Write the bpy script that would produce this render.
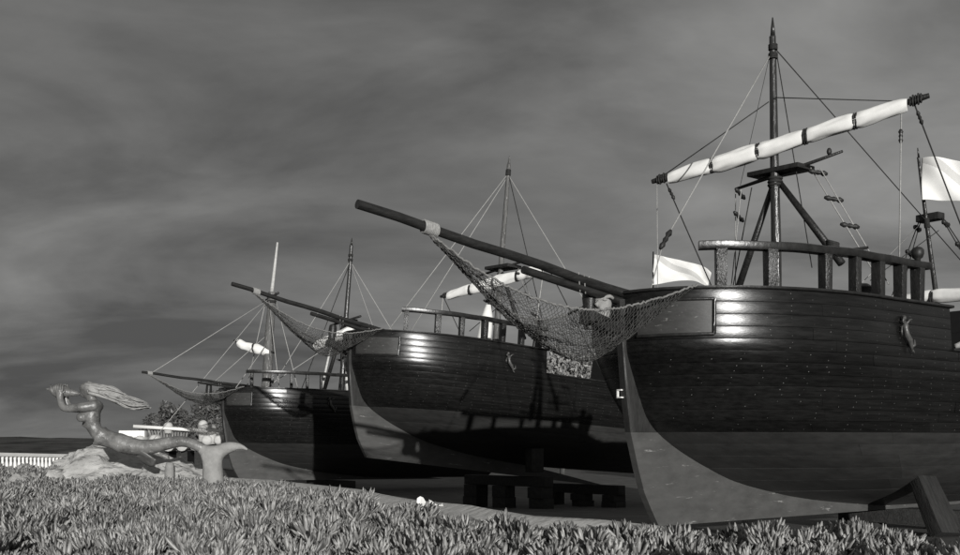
import bpy, bmesh, math, random
from mathutils import Vector, noise, Matrix
R = math.radians
for o in list(bpy.data.objects): bpy.data.objects.remove(o)
scene = bpy.context.scene
COL = scene.collection
EYE = 1.7
# ------------------------------------------------------------------ camera
cam_d = bpy.data.cameras.new('camera'); cam = bpy.data.objects.new('camera', cam_d); COL.objects.link(cam)
cam.location = (0, 0, EYE); cam.rotation_euler = (R(90), 0, 0)
cam_d.sensor_width = 36; cam_d.lens = 36*1029/960; cam_d.shift_y = (437-277.5)/960
cam_d.clip_start = .1; cam_d.clip_end = 9000
scene.camera = cam
# ------------------------------------------------------------------ sky
SUN_AZ, SUN_EL = R(14.3), R(8.0)           # behind the camera, a little to the right, low
sun_dir = Vector((math.sin(SUN_AZ)*math.cos(SUN_EL), -math.cos(SUN_AZ)*math.cos(SUN_EL), math.sin(SUN_EL)))
W = bpy.data.worlds.new('World'); scene.world = W; W.use_nodes = True
nt = W.node_tree; nt.nodes.clear(); N = nt.nodes.new; L = nt.links.new
def mth(nt, op, a, b=None, c=None, clamp=False):
    n = nt.nodes.new('ShaderNodeMath'); n.operation = op; n.use_clamp = clamp
    for i, v in enumerate((a, b, c)):
        if v is None: continue
        if isinstance(v, (int, float)): n.inputs[i].default_value = v
        else: nt.links.new(v, n.inputs[i])
    return n.outputs[0]
sky = N('ShaderNodeTexSky'); sky.sky_type = 'NISHITA'; sky.sun_disc = False
sky.sun_elevation = SUN_EL; sky.sun_rotation = R(165); sky.air_density = 1; sky.dust_density = 2
bw = N('ShaderNodeRGBToBW'); L(sky.outputs[0], bw.inputs[0])
tc = N('ShaderNodeTexCoord'); sp = N('ShaderNodeSeparateXYZ'); L(tc.outputs['Generated'], sp.inputs[0])
zz = mth(nt, 'ADD', mth(nt, 'MAXIMUM', sp.outputs[2], 0.0), .30)
cb = N('ShaderNodeCombineXYZ'); L(mth(nt, 'DIVIDE', sp.outputs[0], zz), cb.inputs[0]); L(mth(nt, 'DIVIDE', sp.outputs[1], zz), cb.inputs[1])
def cloud_noise(scale, detail, rough, off, dist=0.0):
    mp = N('ShaderNodeMapping'); L(cb.outputs[0], mp.inputs[0]); mp.inputs['Location'].default_value = off
    mp.inputs['Rotation'].default_value = (0, 0, R(-28)); mp.inputs['Scale'].default_value = (.75, 1.15, 1)
    n = N('ShaderNodeTexNoise'); L(mp.outputs[0], n.inputs['Vector'])
    n.inputs['Scale'].default_value = scale; n.inputs['Detail'].default_value = detail
    n.inputs['Roughness'].default_value = rough; n.inputs['Distortion'].default_value = dist
    return n.outputs[0]
c1 = cloud_noise(.55, 2, .5, (6.70, 8.72, 4.37)); c2 = cloud_noise(1.9, 8, .52, (4.20, 11.70, 8.60), .5); c3 = cloud_noise(5, 6, .55, (7.82, 10.89, 1.07), .3)
cl = mth(nt, 'ADD', mth(nt, 'MULTIPLY', c1, .42), mth(nt, 'ADD', mth(nt, 'MULTIPLY', c2, .56), mth(nt, 'MULTIPLY', c3, .14)))
cl = mth(nt, 'SUBTRACT', cl, .014)
rp = N('ShaderNodeValToRGB'); L(cl, rp.inputs[0])
e = rp.color_ramp.elements; e[0].position = .41; e[0].color = (.058, .058, .057, 1); e[1].position = .69; e[1].color = (.27, .269, .263, 1)
m_ = e.new(.54); m_.color = (.15, .1495, .146, 1)
mx = N('ShaderNodeMix'); mx.data_type = 'RGBA'; mx.inputs[0].default_value = .88
cmb = N('ShaderNodeCombineColor'); s_ = mth(nt, 'MULTIPLY', bw.outputs[0], .06)
for i in range(3): L(s_, cmb.inputs[i])
L(cmb.outputs[0], mx.inputs[6]); L(rp.outputs[0], mx.inputs[7])
bg = N('ShaderNodeBackground'); L(mx.outputs[2], bg.inputs[0]); bg.inputs[1].default_value = 1.12
wo = N('ShaderNodeOutputWorld'); L(bg.outputs[0], wo.inputs[0])
# ------------------------------------------------------------------ sun, exposure
sd = bpy.data.lights.new('sun', 'SUN'); sd.energy = 4.0; sd.angle = R(.5); sd.color = (1, .99, .965)
so = bpy.data.objects.new('sun', sd); COL.objects.link(so); so.location = (20, -40, 30)
so.rotation_euler = (-sun_dir).to_track_quat('-Z', 'Y').to_euler()
vs = scene.view_settings; vs.view_transform = 'Standard'; vs.look = 'None'; vs.gamma = 1; vs.exposure = 0; vs.use_curve_mapping = False
scene.render.engine = 'CYCLES'

# ------------------------------------------------------------------ materials (the photograph is monochrome)
def mat(name, lo, hi, scale=(1, 1, 1), nscale=6, detail=6, rough=.6, rvar=.1, spec=.4, bump=.1, bdist=.02, wear=None, wear_at=.66, rand=0.0, coat=0., wscale=None):
    m = bpy.data.materials.new(name); m.use_nodes = True; t = m.node_tree; b = t.nodes['Principled BSDF']
    A = t.nodes.new; K = t.links.new
    c = A('ShaderNodeTexCoord'); mp = A('ShaderNodeMapping'); K(c.outputs['Object'], mp.inputs[0]); mp.inputs['Scale'].default_value = scale
    vec = mp.outputs[0]
    n = A('ShaderNodeTexNoise'); K(vec, n.inputs[0]); n.inputs['Scale'].default_value = nscale; n.inputs['Detail'].default_value = detail; n.inputs['Roughness'].default_value = .62
    r = A('ShaderNodeValToRGB'); r.color_ramp.elements[0].position = .3; r.color_ramp.elements[1].position = .7
    r.color_ramp.elements[0].color = (lo, lo*.992, lo*.965, 1); r.color_ramp.elements[1].color = (hi, hi*.992, hi*.965, 1)
    K(n.outputs[0], r.inputs[0]); colr = r.outputs[0]
    if rand:
        oi = A('ShaderNodeObjectInfo'); f = mth(t, 'MULTIPLY_ADD', oi.outputs['Random'], rand*2, 1-rand)
        v = A('ShaderNodeVectorMath'); v.operation = 'SCALE'; K(colr, v.inputs[0]); K(f, v.inputs['Scale']); colr = v.outputs[0]
    if wear is not None:
        w = A('ShaderNodeTexNoise'); mp2 = A('ShaderNodeMapping'); K(c.outputs['Object'], mp2.inputs[0])
        mp2.inputs['Scale'].default_value = wscale or scale; K(mp2.outputs[0], w.inputs[0])
        w.inputs['Scale'].default_value = nscale*1.7; w.inputs['Detail'].default_value = 8; w.inputs['Roughness'].default_value = .7
        f = mth(t, 'MULTIPLY', mth(t, 'SUBTRACT', w.outputs[0], wear_at), 14, clamp=True)
        x = A('ShaderNodeMix'); x.data_type = 'RGBA'; K(f, x.inputs[0]); K(colr, x.inputs[6]); x.inputs[7].default_value = (wear, wear*.99, wear*.965, 1); colr = x.outputs[2]
    K(colr, b.inputs['Base Color'])
    K(mth(t, 'MULTIPLY_ADD', n.outputs[0], rvar*2, rough-rvar), b.inputs['Roughness'])
    b.inputs['Specular IOR Level'].default_value = spec
    if coat: b.inputs['Coat Weight'].default_value = coat; b.inputs['Coat Roughness'].default_value = .3
    if bump:
        n2 = A('ShaderNodeTexNoise'); K(vec, n2.inputs[0]); n2.inputs['Scale'].default_value = nscale*3; n2.inputs['Detail'].default_value = 5
        bp = A('ShaderNodeBump'); bp.inputs['Strength'].default_value = bump; bp.inputs['Distance'].default_value = bdist
        K(n2.outputs[0], bp.inputs['Height']); K(bp.outputs[0], b.inputs['Normal'])
    return m
M = {}
M['varnish'] = mat('varnished_plank', .0035, .0125, (.5, 3, 9), 2.2, 8, .27, .09, .5, .07, .02, wear=.10, wear_at=.735, rand=.22)
M['paint'] = mat('bottom_paint', .023, .039, (.6, 2, 3), 2.5, 8, .5, .1, .4, .2, .01, wear=.16, wear_at=.74, rand=.08)
M['skeg'] = mat('forefoot_paint', .056, .085, (1, 1, 2.4), 2.0, 9, .55, .1, .35, .25, .01, wear=.26, wear_at=.62, wscale=(.45, 1, 3.2))
M['stem'] = mat('stem_wood', .016, .034, (2, 2, .8), 4, 8, .5, .1, .4, .3, .02, wear=.16, wear_at=.68)
M['inner'] = mat('hull_inner', .006, .009, rough=.7, bump=0)
M['rail'] = mat('rail_wood', .009, .024, (1, 1, 1), 5, 8, .3, .08, .5, .2, .02, wear=.12, wear_at=.70)
M['rail_post'] = mat('post_wood', .010, .026, (4, 4, 1), 5, 8, .33, .1, .5, .5, .03, wear=.22, wear_at=.63)
M['panel'] = mat('bow_panel', .034, .052, (1, 1, 3), 3, 8, .45, .1, .4, .2, .01, wear=.17, wear_at=.60)
M['spar'] = mat('spar_wood', .010, .028, (1, 4, 4), 3, 8, .42, .1, .45, .4, .02, wear=.12, wear_at=.70)
M['mast'] = mat('mast_wood', .012, .04, (6, 6, .5), 2.5, 8, .28, .1, .5, .35, .03, wear=.26, wear_at=.67)
M['mast_pale'] = mat('weathered_mast', .05, .16, (6, 6, .8), 2.5, 8, .6, .1, .3, .5, .02, wear=.42, wear_at=.58)
M['sail'] = mat('sail_canvas', .74, .86, (1, 1, 1), 3, 6, .85, .05, .15, .10, .02)
M['flag'] = mat('flag_cloth', .72, .82, (1, 1, 1), 2, 5, .9, .05, .1, .15, .02)
M['flag_fold_shade'] = mat('flag_fold_shade_cloth', .5, .58, (1, 1, 1), 2, 5, .9, .05, .1, .15, .02)  # darker cloth colour, paints the shade of a diagonal fold
M['rope'] = mat('pale_rope', .26, .4, (1, 1, 1), 30, 3, .9, .05, .1, 0)
M['rope_dark'] = mat('tarred_rope', .02, .045, (1, 1, 1), 30, 3, .8, .05, .2, 0)
M['lashing'] = mat('lashing_rope', .22, .38, (1, 1, 1), 25, 4, .9, .05, .1, .4, .01)
M['net'] = mat('net_cord', .05, .14, (1, 1, 1), 5, 4, .9, .05, .1, 0)
M['net_rope'] = mat('net_edge_rope', .12, .24, (1, 1, 1), 20, 4, .9, .05, .1, 0)
M['iron'] = mat('dark_fitting', .012, .03, (1, 1, 1), 9, 5, .5, .1, .4, .3, .01)
M['bronze'] = mat('weathered_bronze', .07, .22, (1, 1, 1), 6, 8, .38, .12, .5, .45, .02, wear=.34, wear_at=.60)
M['cast'] = mat('cast_concrete', .22, .34, (1, 1, 1), 7, 8, .8, .1, .25, .5, .02)
M['hair'] = mat('bronze_hair', .20, .36, (1, 1, 1), 9, 8, .45, .1, .5, .4, .02)
M['emblem'] = mat('emblem_metal', .05, .10, (1, 1, 1), 14, 5, .38, .1, .5, .3, .01)
M['nail'] = mat('nail_head', .09, .17, (1, 1, 1), 9, 3, .6, .1, .3, 0)
M['block'] = mat('support_timber', .02, .045, (2, 2, 2), 4, 8, .8, .1, .2, .6, .03)
M['prop'] = mat('shore_timber', .015, .036, (6, 6, .8), 3, 8, .7, .1, .3, .6, .03, wear=.16, wear_at=.66)
M['ground'] = mat('asphalt_dust', .09, .16, (1, 1, 1), .9, 12, .95, .04, .15, .5, .03)
M['dirt'] = mat('pale_dirt', .48, .66, (1, 1, 1), 3, 12, .95, .04, .1, .6, .03)
M['soil'] = mat('dark_soil', .02, .05, (1, 1, 1), 5, 10, .95, .04, .1, .8, .05)
M['rock'] = mat('pale_rock', .26, .5, (1, 1, 2), 2.2, 12, .9, .05, .15, .9, .08, wear=.10, wear_at=.62)
M['white'] = mat('white_paint', .74, .84, (1, 1, 1), 3, 5, .6, .05, .3, .1, .01)
M['rawhite'] = mat('weathered_white', .42, .62, (1, 1, 3), 3, 7, .8, .05, .2, .3, .02)
M['slat'] = mat('grey_slat', .10, .24, (3, 3, 1), 4, 7, .8, .1, .2, .4, .02, rand=.35)
M['paper'] = mat('white_paper', .78, .86, (1, 1, 1), 3, 3, .9, .05, .1, 0)
M['hill'] = mat('far_headland', .03, .15, (.02, .02, .06), .6, 10, .95, .02, .05, 0)
M['sea'] = mat('sea_water', .03, .045, (.02, .06, 1), 1, 6, .35, .1, .5, .3, .4)
M['bark'] = mat('tree_bark', .05, .11, (5, 5, 1), 3, 6, .9, .05, .15, .6, .03)
def leafmat(name, lo, hi, rough=.5, trans=.25):
    m = bpy.data.materials.new(name); m.use_nodes = True; t = m.node_tree; b = t.nodes['Principled BSDF']
    A = t.nodes.new; K = t.links.new
    g = A('ShaderNodeNewGeometry'); oi = A('ShaderNodeObjectInfo')
    c = A('ShaderNodeTexCoord'); n = A('ShaderNodeTexNoise'); K(g.outputs['Position'], n.inputs[0]); n.inputs['Scale'].default_value = 1.3; n.inputs['Detail'].default_value = 4
    rnd = mth(t, 'FRACT', mth(t, 'ADD', g.outputs['Random Per Island'], oi.outputs['Random']))
    f = mth(t, 'ADD', mth(t, 'MULTIPLY', rnd, .55), mth(t, 'MULTIPLY', n.outputs[0], .5))
    r = A('ShaderNodeValToRGB'); K(f, r.inputs[0])
    r.color_ramp.elements[0].position = .15; r.color_ramp.elements[1].position = .8
    r.color_ramp.elements[0].color = (lo, lo*.99, lo*.965, 1); r.color_ramp.elements[1].color = (hi, hi*.99, hi*.965, 1)
    K(r.outputs[0], b.inputs['Base Color']); b.inputs['Roughness'].default_value = rough; b.inputs['Specular IOR Level'].default_value = .45
    return m
M['succulent'] = leafmat('succulent_leaf', .025, .37, .36)
M['dry'] = leafmat('dry_leaf', .16, .34, .8)
M['leaf_mid'] = leafmat('tree_leaf', .05, .12, .5)
M['leaf_pale'] = leafmat('pale_tree_leaf', .13, .34, .6)

# ------------------------------------------------------------------ mesh helpers
class MB:
    def __init__(s): s.v = []; s.f = []; s.m = []
    def add(s, vs, fs, mi=0):
        o = len(s.v); s.v += [tuple(p) for p in vs]; s.f += [tuple(i+o for i in f) for f in fs]; s.m += [mi]*len(fs); return s
    def tube(s, pts, rad, n=8, caps=True, mi=0):
        pts = [Vector(p) for p in pts]; rr = rad if isinstance(rad, (list, tuple)) else [rad]*len(pts)
        vs, fs = [], []; up = None
        for i, p in enumerate(pts):
            d = (pts[min(i+1, len(pts)-1)]-pts[max(i-1, 0)])
            d = d.normalized() if d.length > 1e-9 else Vector((0, 0, 1))
            if up is None:
                up = Vector((0, 0, 1)) if abs(d.z) < .9 else Vector((1, 0, 0))
            a = d.cross(up); a = a.normalized() if a.length > 1e-6 else Vector((1, 0, 0)); b = a.cross(d).normalized(); up = b
            for k in range(n):
                t = 2*math.pi*k/n; vs.append(p+(a*math.cos(t)+b*math.sin(t))*rr[i])
        for i in range(len(pts)-1):
            for k in range(n):
                k2 = (k+1) % n; fs.append((i*n+k, i*n+k2, (i+1)*n+k2, (i+1)*n+k))
        if caps: fs.append(tuple(range(n))[::-1]); fs.append(tuple((len(pts)-1)*n+k for k in range(n)))
        return s.add(vs, fs, mi)
    def box(s, c, h, rot=None, mi=0, taper=1.0, bev=0.0):
        c = Vector(c); rot = rot or Matrix.Identity(3)
        vs = []
        for z in (-1, 1):
            k = taper if z > 0 else 1
            for x, y in ((-1, -1), (1, -1), (1, 1), (-1, 1)): vs.append(c+rot @ Vector((x*h[0]*k, y*h[1]*k, z*h[2])))
        return s.add(vs, [(3, 2, 1, 0), (4, 5, 6, 7), (0, 1, 5, 4), (1, 2, 6, 5), (2, 3, 7, 6), (3, 0, 4, 7)], mi)
    def grid(s, rows, mi=0, flip=False):
        n = len(rows[0]); vs = [p for r in rows for p in r]; fs = []
        for i in range(len(rows)-1):
            for k in range(n-1):
                q = (i*n+k, i*n+k+1, (i+1)*n+k+1, (i+1)*n+k); fs.append(q[::-1] if flip else q)
        return s.add(vs, fs, mi)
    def sphere(s, c, r, n=10, m=7, mi=0):
        c = Vector(c); r = r if isinstance(r, tuple) else (r, r, r); vs, fs = [], []
        for i in range(m+1):
            a = math.pi*i/m
            for k in range(n):
                t = 2*math.pi*k/n; vs.append(c+Vector((r[0]*math.sin(a)*math.cos(t), r[1]*math.sin(a)*math.sin(t), r[2]*math.cos(a))))
        for i in range(m):
            for k in range(n): fs.append((i*n+k, (i+1)*n+k, (i+1)*n+(k+1) % n, i*n+(k+1) % n))
        return s.add(vs, fs, mi)
    def build(s, name, mats, parent=None, smooth=True, angle=None, fix=False):
        me = bpy.data.meshes.new(name); me.from_pydata(s.v, [], s.f)
        if fix:
            b = bmesh.new(); b.from_mesh(me); bmesh.ops.remove_doubles(b, verts=b.verts, dist=1e-5); bmesh.ops.recalc_face_normals(b, faces=b.faces); b.to_mesh(me); b.free()
        for m in (mats if isinstance(mats, (list, tuple)) else [mats]): me.materials.append(M[m])
        if not fix and any(s.m): me.polygons.foreach_set('material_index', s.m)
        me.polygons.foreach_set('use_smooth', [smooth]*len(me.polygons))
        if smooth and angle: me.set_sharp_from_angle(angle=R(angle))
        o = bpy.data.objects.new(name, me); COL.objects.link(o)
        if parent: o.parent = parent
        return o
def tag(o, label=None, cat=None, group=None, kind=None):
    if label: o['label'] = label
    if cat: o['category'] = cat
    if group: o['group'] = group
    if kind: o['kind'] = kind
    return o
def empty(name, loc, rot=(0, 0, 0)):
    o = bpy.data.objects.new(name, None); COL.objects.link(o); o.location = loc; o.rotation_euler = rot; o.empty_display_size = .3; return o
def bevel(o, w, seg=2):
    b = bmesh.new(); b.from_mesh(o.data); bmesh.ops.bevel(b, geom=list(b.edges), offset=w, segments=seg, affect='EDGES', profile=.6); b.to_mesh(o.data); b.free()
    o.data.polygons.foreach_set('use_smooth', [True]*len(o.data.polygons)); o.data.set_sharp_from_angle(angle=R(40)); return o
def lerp(tab, x):
    if x <= tab[0][0]: return tab[0][1]
    for (a, b), (c, d) in zip(tab, tab[1:]):
        if x <= c: return b+(d-b)*(x-a)/(c-a)
    return tab[-1][1]
def smooth(tab, x, h=.12):                   # table lookup, rounded at the knots
    return (lerp(tab, x-h)+2*lerp(tab, x)+lerp(tab, x+h))/4
def sag(a, b, d, n=8):
    a, b = Vector(a), Vector(b); return [a.lerp(b, i/n)+Vector((0, 0, -d*4*(i/n)*(1-i/n))) for i in range(n+1)]

# ------------------------------------------------------------------ terrain
def ground_z(x, y):
    z = -.35-.037*(y-20)
    z = max(z, -1.2)
    if y < 6: z = .17
    z += 1.15*math.exp(-((x+18)**2+(y-61)**2)/60)
    if y > 95: z -= ((y-95)/30)**2*2.2
    return max(z, -34)+.04*noise.noise((x*.3, y*.3, 0))
ys = [-60, -20, 0, 4]+[6+i*1.0 for i in range(60)]+[68, 74, 80, 88, 96, 104, 112, 120, 130, 145, 160, 190, 240, 6000]
xs = [-5000, -400, -200, -120, -80]+[-60+i*2 for i in range(61)]+[80, 120, 200, 400, 5000]
g = MB(); g.grid([[(x, y, ground_z(x, y)) for x in xs] for y in ys])
tag(g.build('ground', 'ground'), kind='structure')
s_ = MB(); s_.grid([[(x, y, -30) for x in (-7000, -2000, 0, 2000, 7000)] for y in (150, 800, 2500, 8000)])
tag(s_.build('sea', 'sea'), kind='structure')
# far headland
rows = []
for j in range(7):
    row = []
    for i in range(121):
        x = -2600+i*40; y = 1500+j*140
        h = -31+(0, .45, .72, .9, 1.0, .95, .8)[j]*(32+7*noise.noise((x*.004, 1, j*.3))+3*noise.noise((x*.02, 2, j)))
        row.append((x, y, h))
    rows.append(row)
g = MB(); g.grid(rows); tag(g.build('hills', 'hill'), kind='structure')
# raised bed: far edge as (x, y)
EDGE = [(-40, 34), (-20, 30), (-12, 25.7), (-7.7, 22), (-4, 17.6), (-2.2, 15.1), (-.68, 11.9), (0, 10.5), (.56, 9.1), (1.2, 8.2), (2.1, 8.05), (2.9, 8.0), (3.9, 8.3), (6, 8.8), (14, 10), (30, 12)]
def edge_y(x): return lerp(EDGE, x)
def bed_z(x, y):
    e_ = edge_y(x)-y                        # positive inside
    top = .84+.05*noise.noise((x*.5, y*.5, 3))+.03*noise.noise((x*1.7, y*1.7, 5))
    if y < 6: top -= (6-y)*.03
    if e_ < 0: 
        top += e_*.62
    return top
yy = [-6+i*.5 for i in range(70)]; xx = [-22+i*.45 for i in range(96)]
b = MB(); b.grid([[(x, y, max(bed_z(x, y), ground_z(x, y)-.4)) for x in xx] for y in yy])
tag(b.build('planting_bed_ground', 'soil'), kind='structure')
# bare pale dirt along the back lip of the bed
rows = []
PATH = [(-5.2, .3, .2), (-4.2, .6, .3), (-3.4, 1.0, .5), (-2.4, 1.5, .6), (-1.6, 1.6, .6), (-.7, 1.6, .5), (-.1, 1.5, .5), (.5, 1.3, .4), (1.0, .9, .3), (1.5, .3, .2)]
for (x, i0, o0) in PATH:
    row = []
    for k in range(8):
        t = -i0+(i0+o0)*k/7; y = edge_y(x)+t
        row.append((x, y, bed_z(x, y if t < 0 else edge_y(x)-.02)+.02+.21*max(0, min(1, (t+i0)/(i0+.15)-.25))-(max(0, t-.1)*.5)+.02*noise.noise((x*3, y*3, 9))))
    rows.append(row)
g = MB(); g.grid(rows, flip=True); tag(g.build('dirt_path', 'dirt'), kind='structure')
def lip_z(x, y): return bed_z(x, min(y, edge_y(x)-.02))+.12

# ------------------------------------------------------------------ hull shape (ship-local: x aft, port is -y, z up)
S0 = [(0.05, 7.5), (.2, 5.6), (.4, 4.0), (.77, 2.15), (1.26, .9), (1.55, .3), (1.8, -.1), (2.07, -.38), (2.7, -.66), (3.3, -.9), (5.6, -1.0)]
BZ = [(0.05, .10), (.2, .5), (.4, 1.0), (.8, 1.65), (1.2, 2.05), (1.8, 2.4), (2.4, 2.58), (3.0, 2.67), (3.6, 2.70), (4.4, 2.655), (5.6, 2.5)]
LE = [(0.05, 4.5), (.8, 4.3), (1.8, 4.2), (4.4, 4.2)]
QE = [(0.05, .9), (1.0, .8), (1.8, .68), (2.6, .56), (3.4, .5), (4.4, .5)]
STEM = [(-.02, 0), (.3, -.2), (.63, -.39), (1.1, -.56), (1.8, -.77), (2.6, -.9), (3.4, -.98), (4.3, -1.06)]
LEN = 15.0
def hb(s, z):
    t = (s-smooth(S0, z))/smooth(LE, z)
    if t <= 0: return 0.
    f = 1. if t >= 1 else (1-(1-t)**2.0)**smooth(QE, z)
    r = 1. if s < 9 else 1-.3*((s-9)/6.)**2
    return smooth(BZ, z)*f*r
def hull_pt(u, z, send, side, off=0.0, s_abs=None):
    s0 = smooth(S0, z); s = s0+(send-s0)*(u**1.9) if s_abs is None else s_abs
    y = hb(s, z)
    p = Vector((s, side*y, z))
    if side > 0 and z > 3.5 and s < 8: p.z -= .36*(z-3.5)/.9*min(1, max(0, (s+.9)/2.2))      # unseen starboard sheer lowered so sun passes under the port rail
    if off:
        d = .02
        ts = Vector((d*2, side*(hb(s+d, z)-hb(max(s-d, s0), z))*(2*d)/(s+d-max(s-d, s0)), 0))
        tz = Vector((0, side*(hb(s, z+d)-hb(s, z-d)), 2*d))
        n = ts.cross(tz); 
        if n.length > 1e-9:
            n.normalize()
            if n.y*side < 0: n = -n
            p += n*off
    return p

def build_ship(name, P):
    rng = random.Random(P['seed'])
    S = empty(name, P['loc'], (0, R(P['pitch']), R(P['th']))); tag(S, P['label'], 'ship', 'wooden ships set out on land')
    def up_to(z):                                     # aft extents for a height: list of (s_start or None for stem, s_end)
        if z < 3.5: return [(None, LEN)]
        if z < 4.41: return [(None, 6.0), (12.9, LEN)]
        return [(12.9, LEN)]
    # hull shell behind the planks
    zs = [.05, .12, .2, .3, .4, .6, .8, 1.0, 1.26, 1.5, 1.8, 2.1, 2.4, 2.7, 3.0, 3.3, 3.5]
    hl = MB()
    for side in (-1, 1):
        hl.grid([[hull_pt(i/26, z, LEN, side, -.035) for i in range(27)] for z in zs], flip=side > 0)
        hl.grid([[hull_pt(i/20, z, 6.0, side, -.035) for i in range(21)] for z in (3.5, 3.8, 4.1, 4.38)], flip=side > 0)
        hl.grid([[hull_pt(0, z, 0, side, -.035, s_abs=12.9+2.1*i/6) for i in range(7)] for z in (3.5, 4, 4.5, 5.2)], flip=side > 0)
    # transom, bulkheads and decks close the shell
    def cross(s, za, zb, n=6): hl.grid([[(s, y*(hb(s, za+(zb-za)*i/n)-.04), za+(zb-za)*i/n) for y in (-1, -.5, 0, .5, 1)] for i in range(n+1)])
    cross(LEN-.01, .06, 5.2, 12); cross(5.99, 2.9, 4.4); cross(12.91, 2.9, 5.2)
    def deck(s0, s1, z, n=14): hl.grid([[(s0+(s1-s0)*i/n, y*max(hb(s0+(s1-s0)*i/n, z)-.05, 0), z) for y in (-1, 0, 1)] for i in range(n+1)])
    deck(-.95, 6.0, 4.05); deck(6.0, 12.9, 2.9, 6); deck(12.9, LEN, 4.6, 5)
    hull = hl.build('hull', 'inner', S)
    # strakes
    lv = [.07, .30, .55, .82, 1.08, 1.34, 1.57, 1.8]+[1.8+i*.2125 for i in range(1, 9)]+[3.5+i*.225 for i in range(1, 5)]+[4.4+.2*i for i in range(1, 5)]
    for i in range(len(lv)-1):
        za, zb = lv[i], lv[i+1]; paint = zb <= 1.801; gap = .003 if not paint else .0025
        for (sa, sb) in up_to((za+zb)/2):
            for side in (-1, 1):
                zm = (za+zb)/2; st = smooth(S0, zm) if sa is None else sa
                cuts = [st]; c = st+rng.uniform(2.2, 4.6)
                while c < sb-1.3: cuts.append(c); c += rng.uniform(3.2, 4.8)
                cuts.append(sb)
                dz = rng.uniform(-.004, .004)
                for a, bb in zip(cuts, cuts[1:]):
                    off = rng.uniform(-.003, .003) if not paint else rng.uniform(-.001, .002)
                    nseg = max(4, int((bb-a)/.32)+(5 if a == st and sa is None else 0)); rows = []
                    for (zz_, o_) in ((za+gap, -.03), (za+gap, -.0022), (za+gap+.014, 0), (zm, .0008), (zb-gap-.014, 0), (zb-gap, -.0022), (zb-gap, -.03)):
                        row = []
                        for k in range(nseg+1):
                            t = k/nseg
                            if sa is None:
                                ua = max(0, (a-st)/(sb-st))**(1/1.9); ub = ((bb-st)/(sb-st))**(1/1.9)
                                u = ua+(ub-ua)*t
                                if k == nseg and bb < sb: u -= .0004
                                row.append(hull_pt(u, zz_, sb, side, o_+off))
                            else: row.append(hull_pt(0, zz_, 0, side, o_+off, s_abs=a+(bb-a)*t-(.004 if k == nseg and bb < sb else 0)))
                        rows.append(row)
                    q = MB(); q.grid(rows, flip=side > 0); q.build('plank', 'paint' if paint else 'varnish', hull, True, 50)
    # nail heads in columns along the frames (uncountable specks)
    q = MB()
    for i in range(7, len(lv)-1):
        for (sa, sb) in up_to((lv[i]+lv[i+1])/2):
            s = -.55 if sa is None else sa+.2
            while s < sb-.1:
                for zf in (.28, .72):
                    if rng.random() < .22: continue
                    z = lv[i]+(lv[i+1]-lv[i])*zf; ss = s+rng.uniform(-.05, .05); r_ = rng.uniform(.004, .011)
                    if ss < smooth(S0, z)+.05: continue
                    c = hull_pt(0, z, 0, -1, .009, s_abs=ss); t1 = (hull_pt(0, z, 0, -1, .009, s_abs=ss+.02)-c).normalized()
                    t2 = Vector((0, 0, 1)); n_ = t1.cross(t2)
                    t2 = (hull_pt(0, z+.02, 0, -1, .009, s_abs=ss)-c).normalized()
                    q.add([c+(t1*math.cos(k*math.pi/3)+t2*math.sin(k*math.pi/3))*r_ for k in range(6)], [(0, 1, 2, 3, 4, 5)])
                s += .42
    tag(q.build('nail_heads', 'nail', hull, False), kind='stuff')
    # forefoot plate, keel and stem
    kd = P.get('drag', 0.)
    def plate(nm, zlist, thick, m, aft):
        q = MB(); rows = []
        for side in (-1, 1):
            rows.append([[Vector((lerp(STEM, z)+(aft(z)-lerp(STEM, z))*t + 0, side*thick*(1 if t > .02 else .8), z-kd*max(0, (aft(z)-lerp(STEM, z))*t)*(1 if z < .3 else max(0, 1-(z-.3)/.6)))) for t in (0, .015, .05, .1, .2, .3, .45, .6, .8, 1)] for z in zlist])
        q.grid(rows[0]); q.grid(rows[1], flip=True)
        q.grid([[rows[0][i][0] for i in range(len(zlist))], [rows[1][i][0] for i in range(len(zlist))]])
        q.grid([[rows[0][0][k] for k in range(10)], [rows[1][0][k] for k in range(10)]], flip=True)
        q.grid([[rows[0][-1][k] for k in range(10)], [rows[1][-1][k] for k in range(10)]])
        return q.build(nm, m, S, True, 30)
    plate('forefoot', [-.02, .12, .3, .63, .9, 1.1, 1.5, 1.797], .095, 'skeg', lambda z: lerp([(-.02, 12.), (.3, 9.), (.63, 4.5), (1.1, 2.6), (1.8, 1.0)], z))
    plate('stem', [1.80, 2.1, 2.6, 3.0, 3.4, 3.9, 4.3], .09, 'stem', lambda z: lerp([(1.8, .5), (2.6, 0), (3.4, -.5), (4.4, -.8)], z))
    # cap rails
    for side in (-1, 1):
        for (z, send, s0_, nm) in ((4.4, 6.1, None, 'cap_rail'), (3.5, 12.9, 6.01, 'waist_cap_rail'), (5.2, LEN, 12.85, 'stern_cap_rail')):
            rows = []
            for (o_, dz) in ((-.10, 0.003), (.045, 0.003), (.055, .02), (.05, .055), (-.10, .06), (-.10, .003)):
                rows.append([hull_pt(i/24, z, send, side, o_)+Vector((0, 0, dz)) if s0_ is None else hull_pt(0, z, 0, side, o_, s_abs=s0_+(send-s0_)*i/24)+Vector((0, 0, dz)) for i in range(25)])
            q = MB(); q.grid(rows, flip=side > 0); q.add([r[-1] for r in rows[:5]], [(0, 1, 2, 3, 4)]); q.add([r[0] for r in rows[:5]], [(0, 1, 2, 3, 4)])
            q.build(nm, 'rail', S, True, 35)
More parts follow.
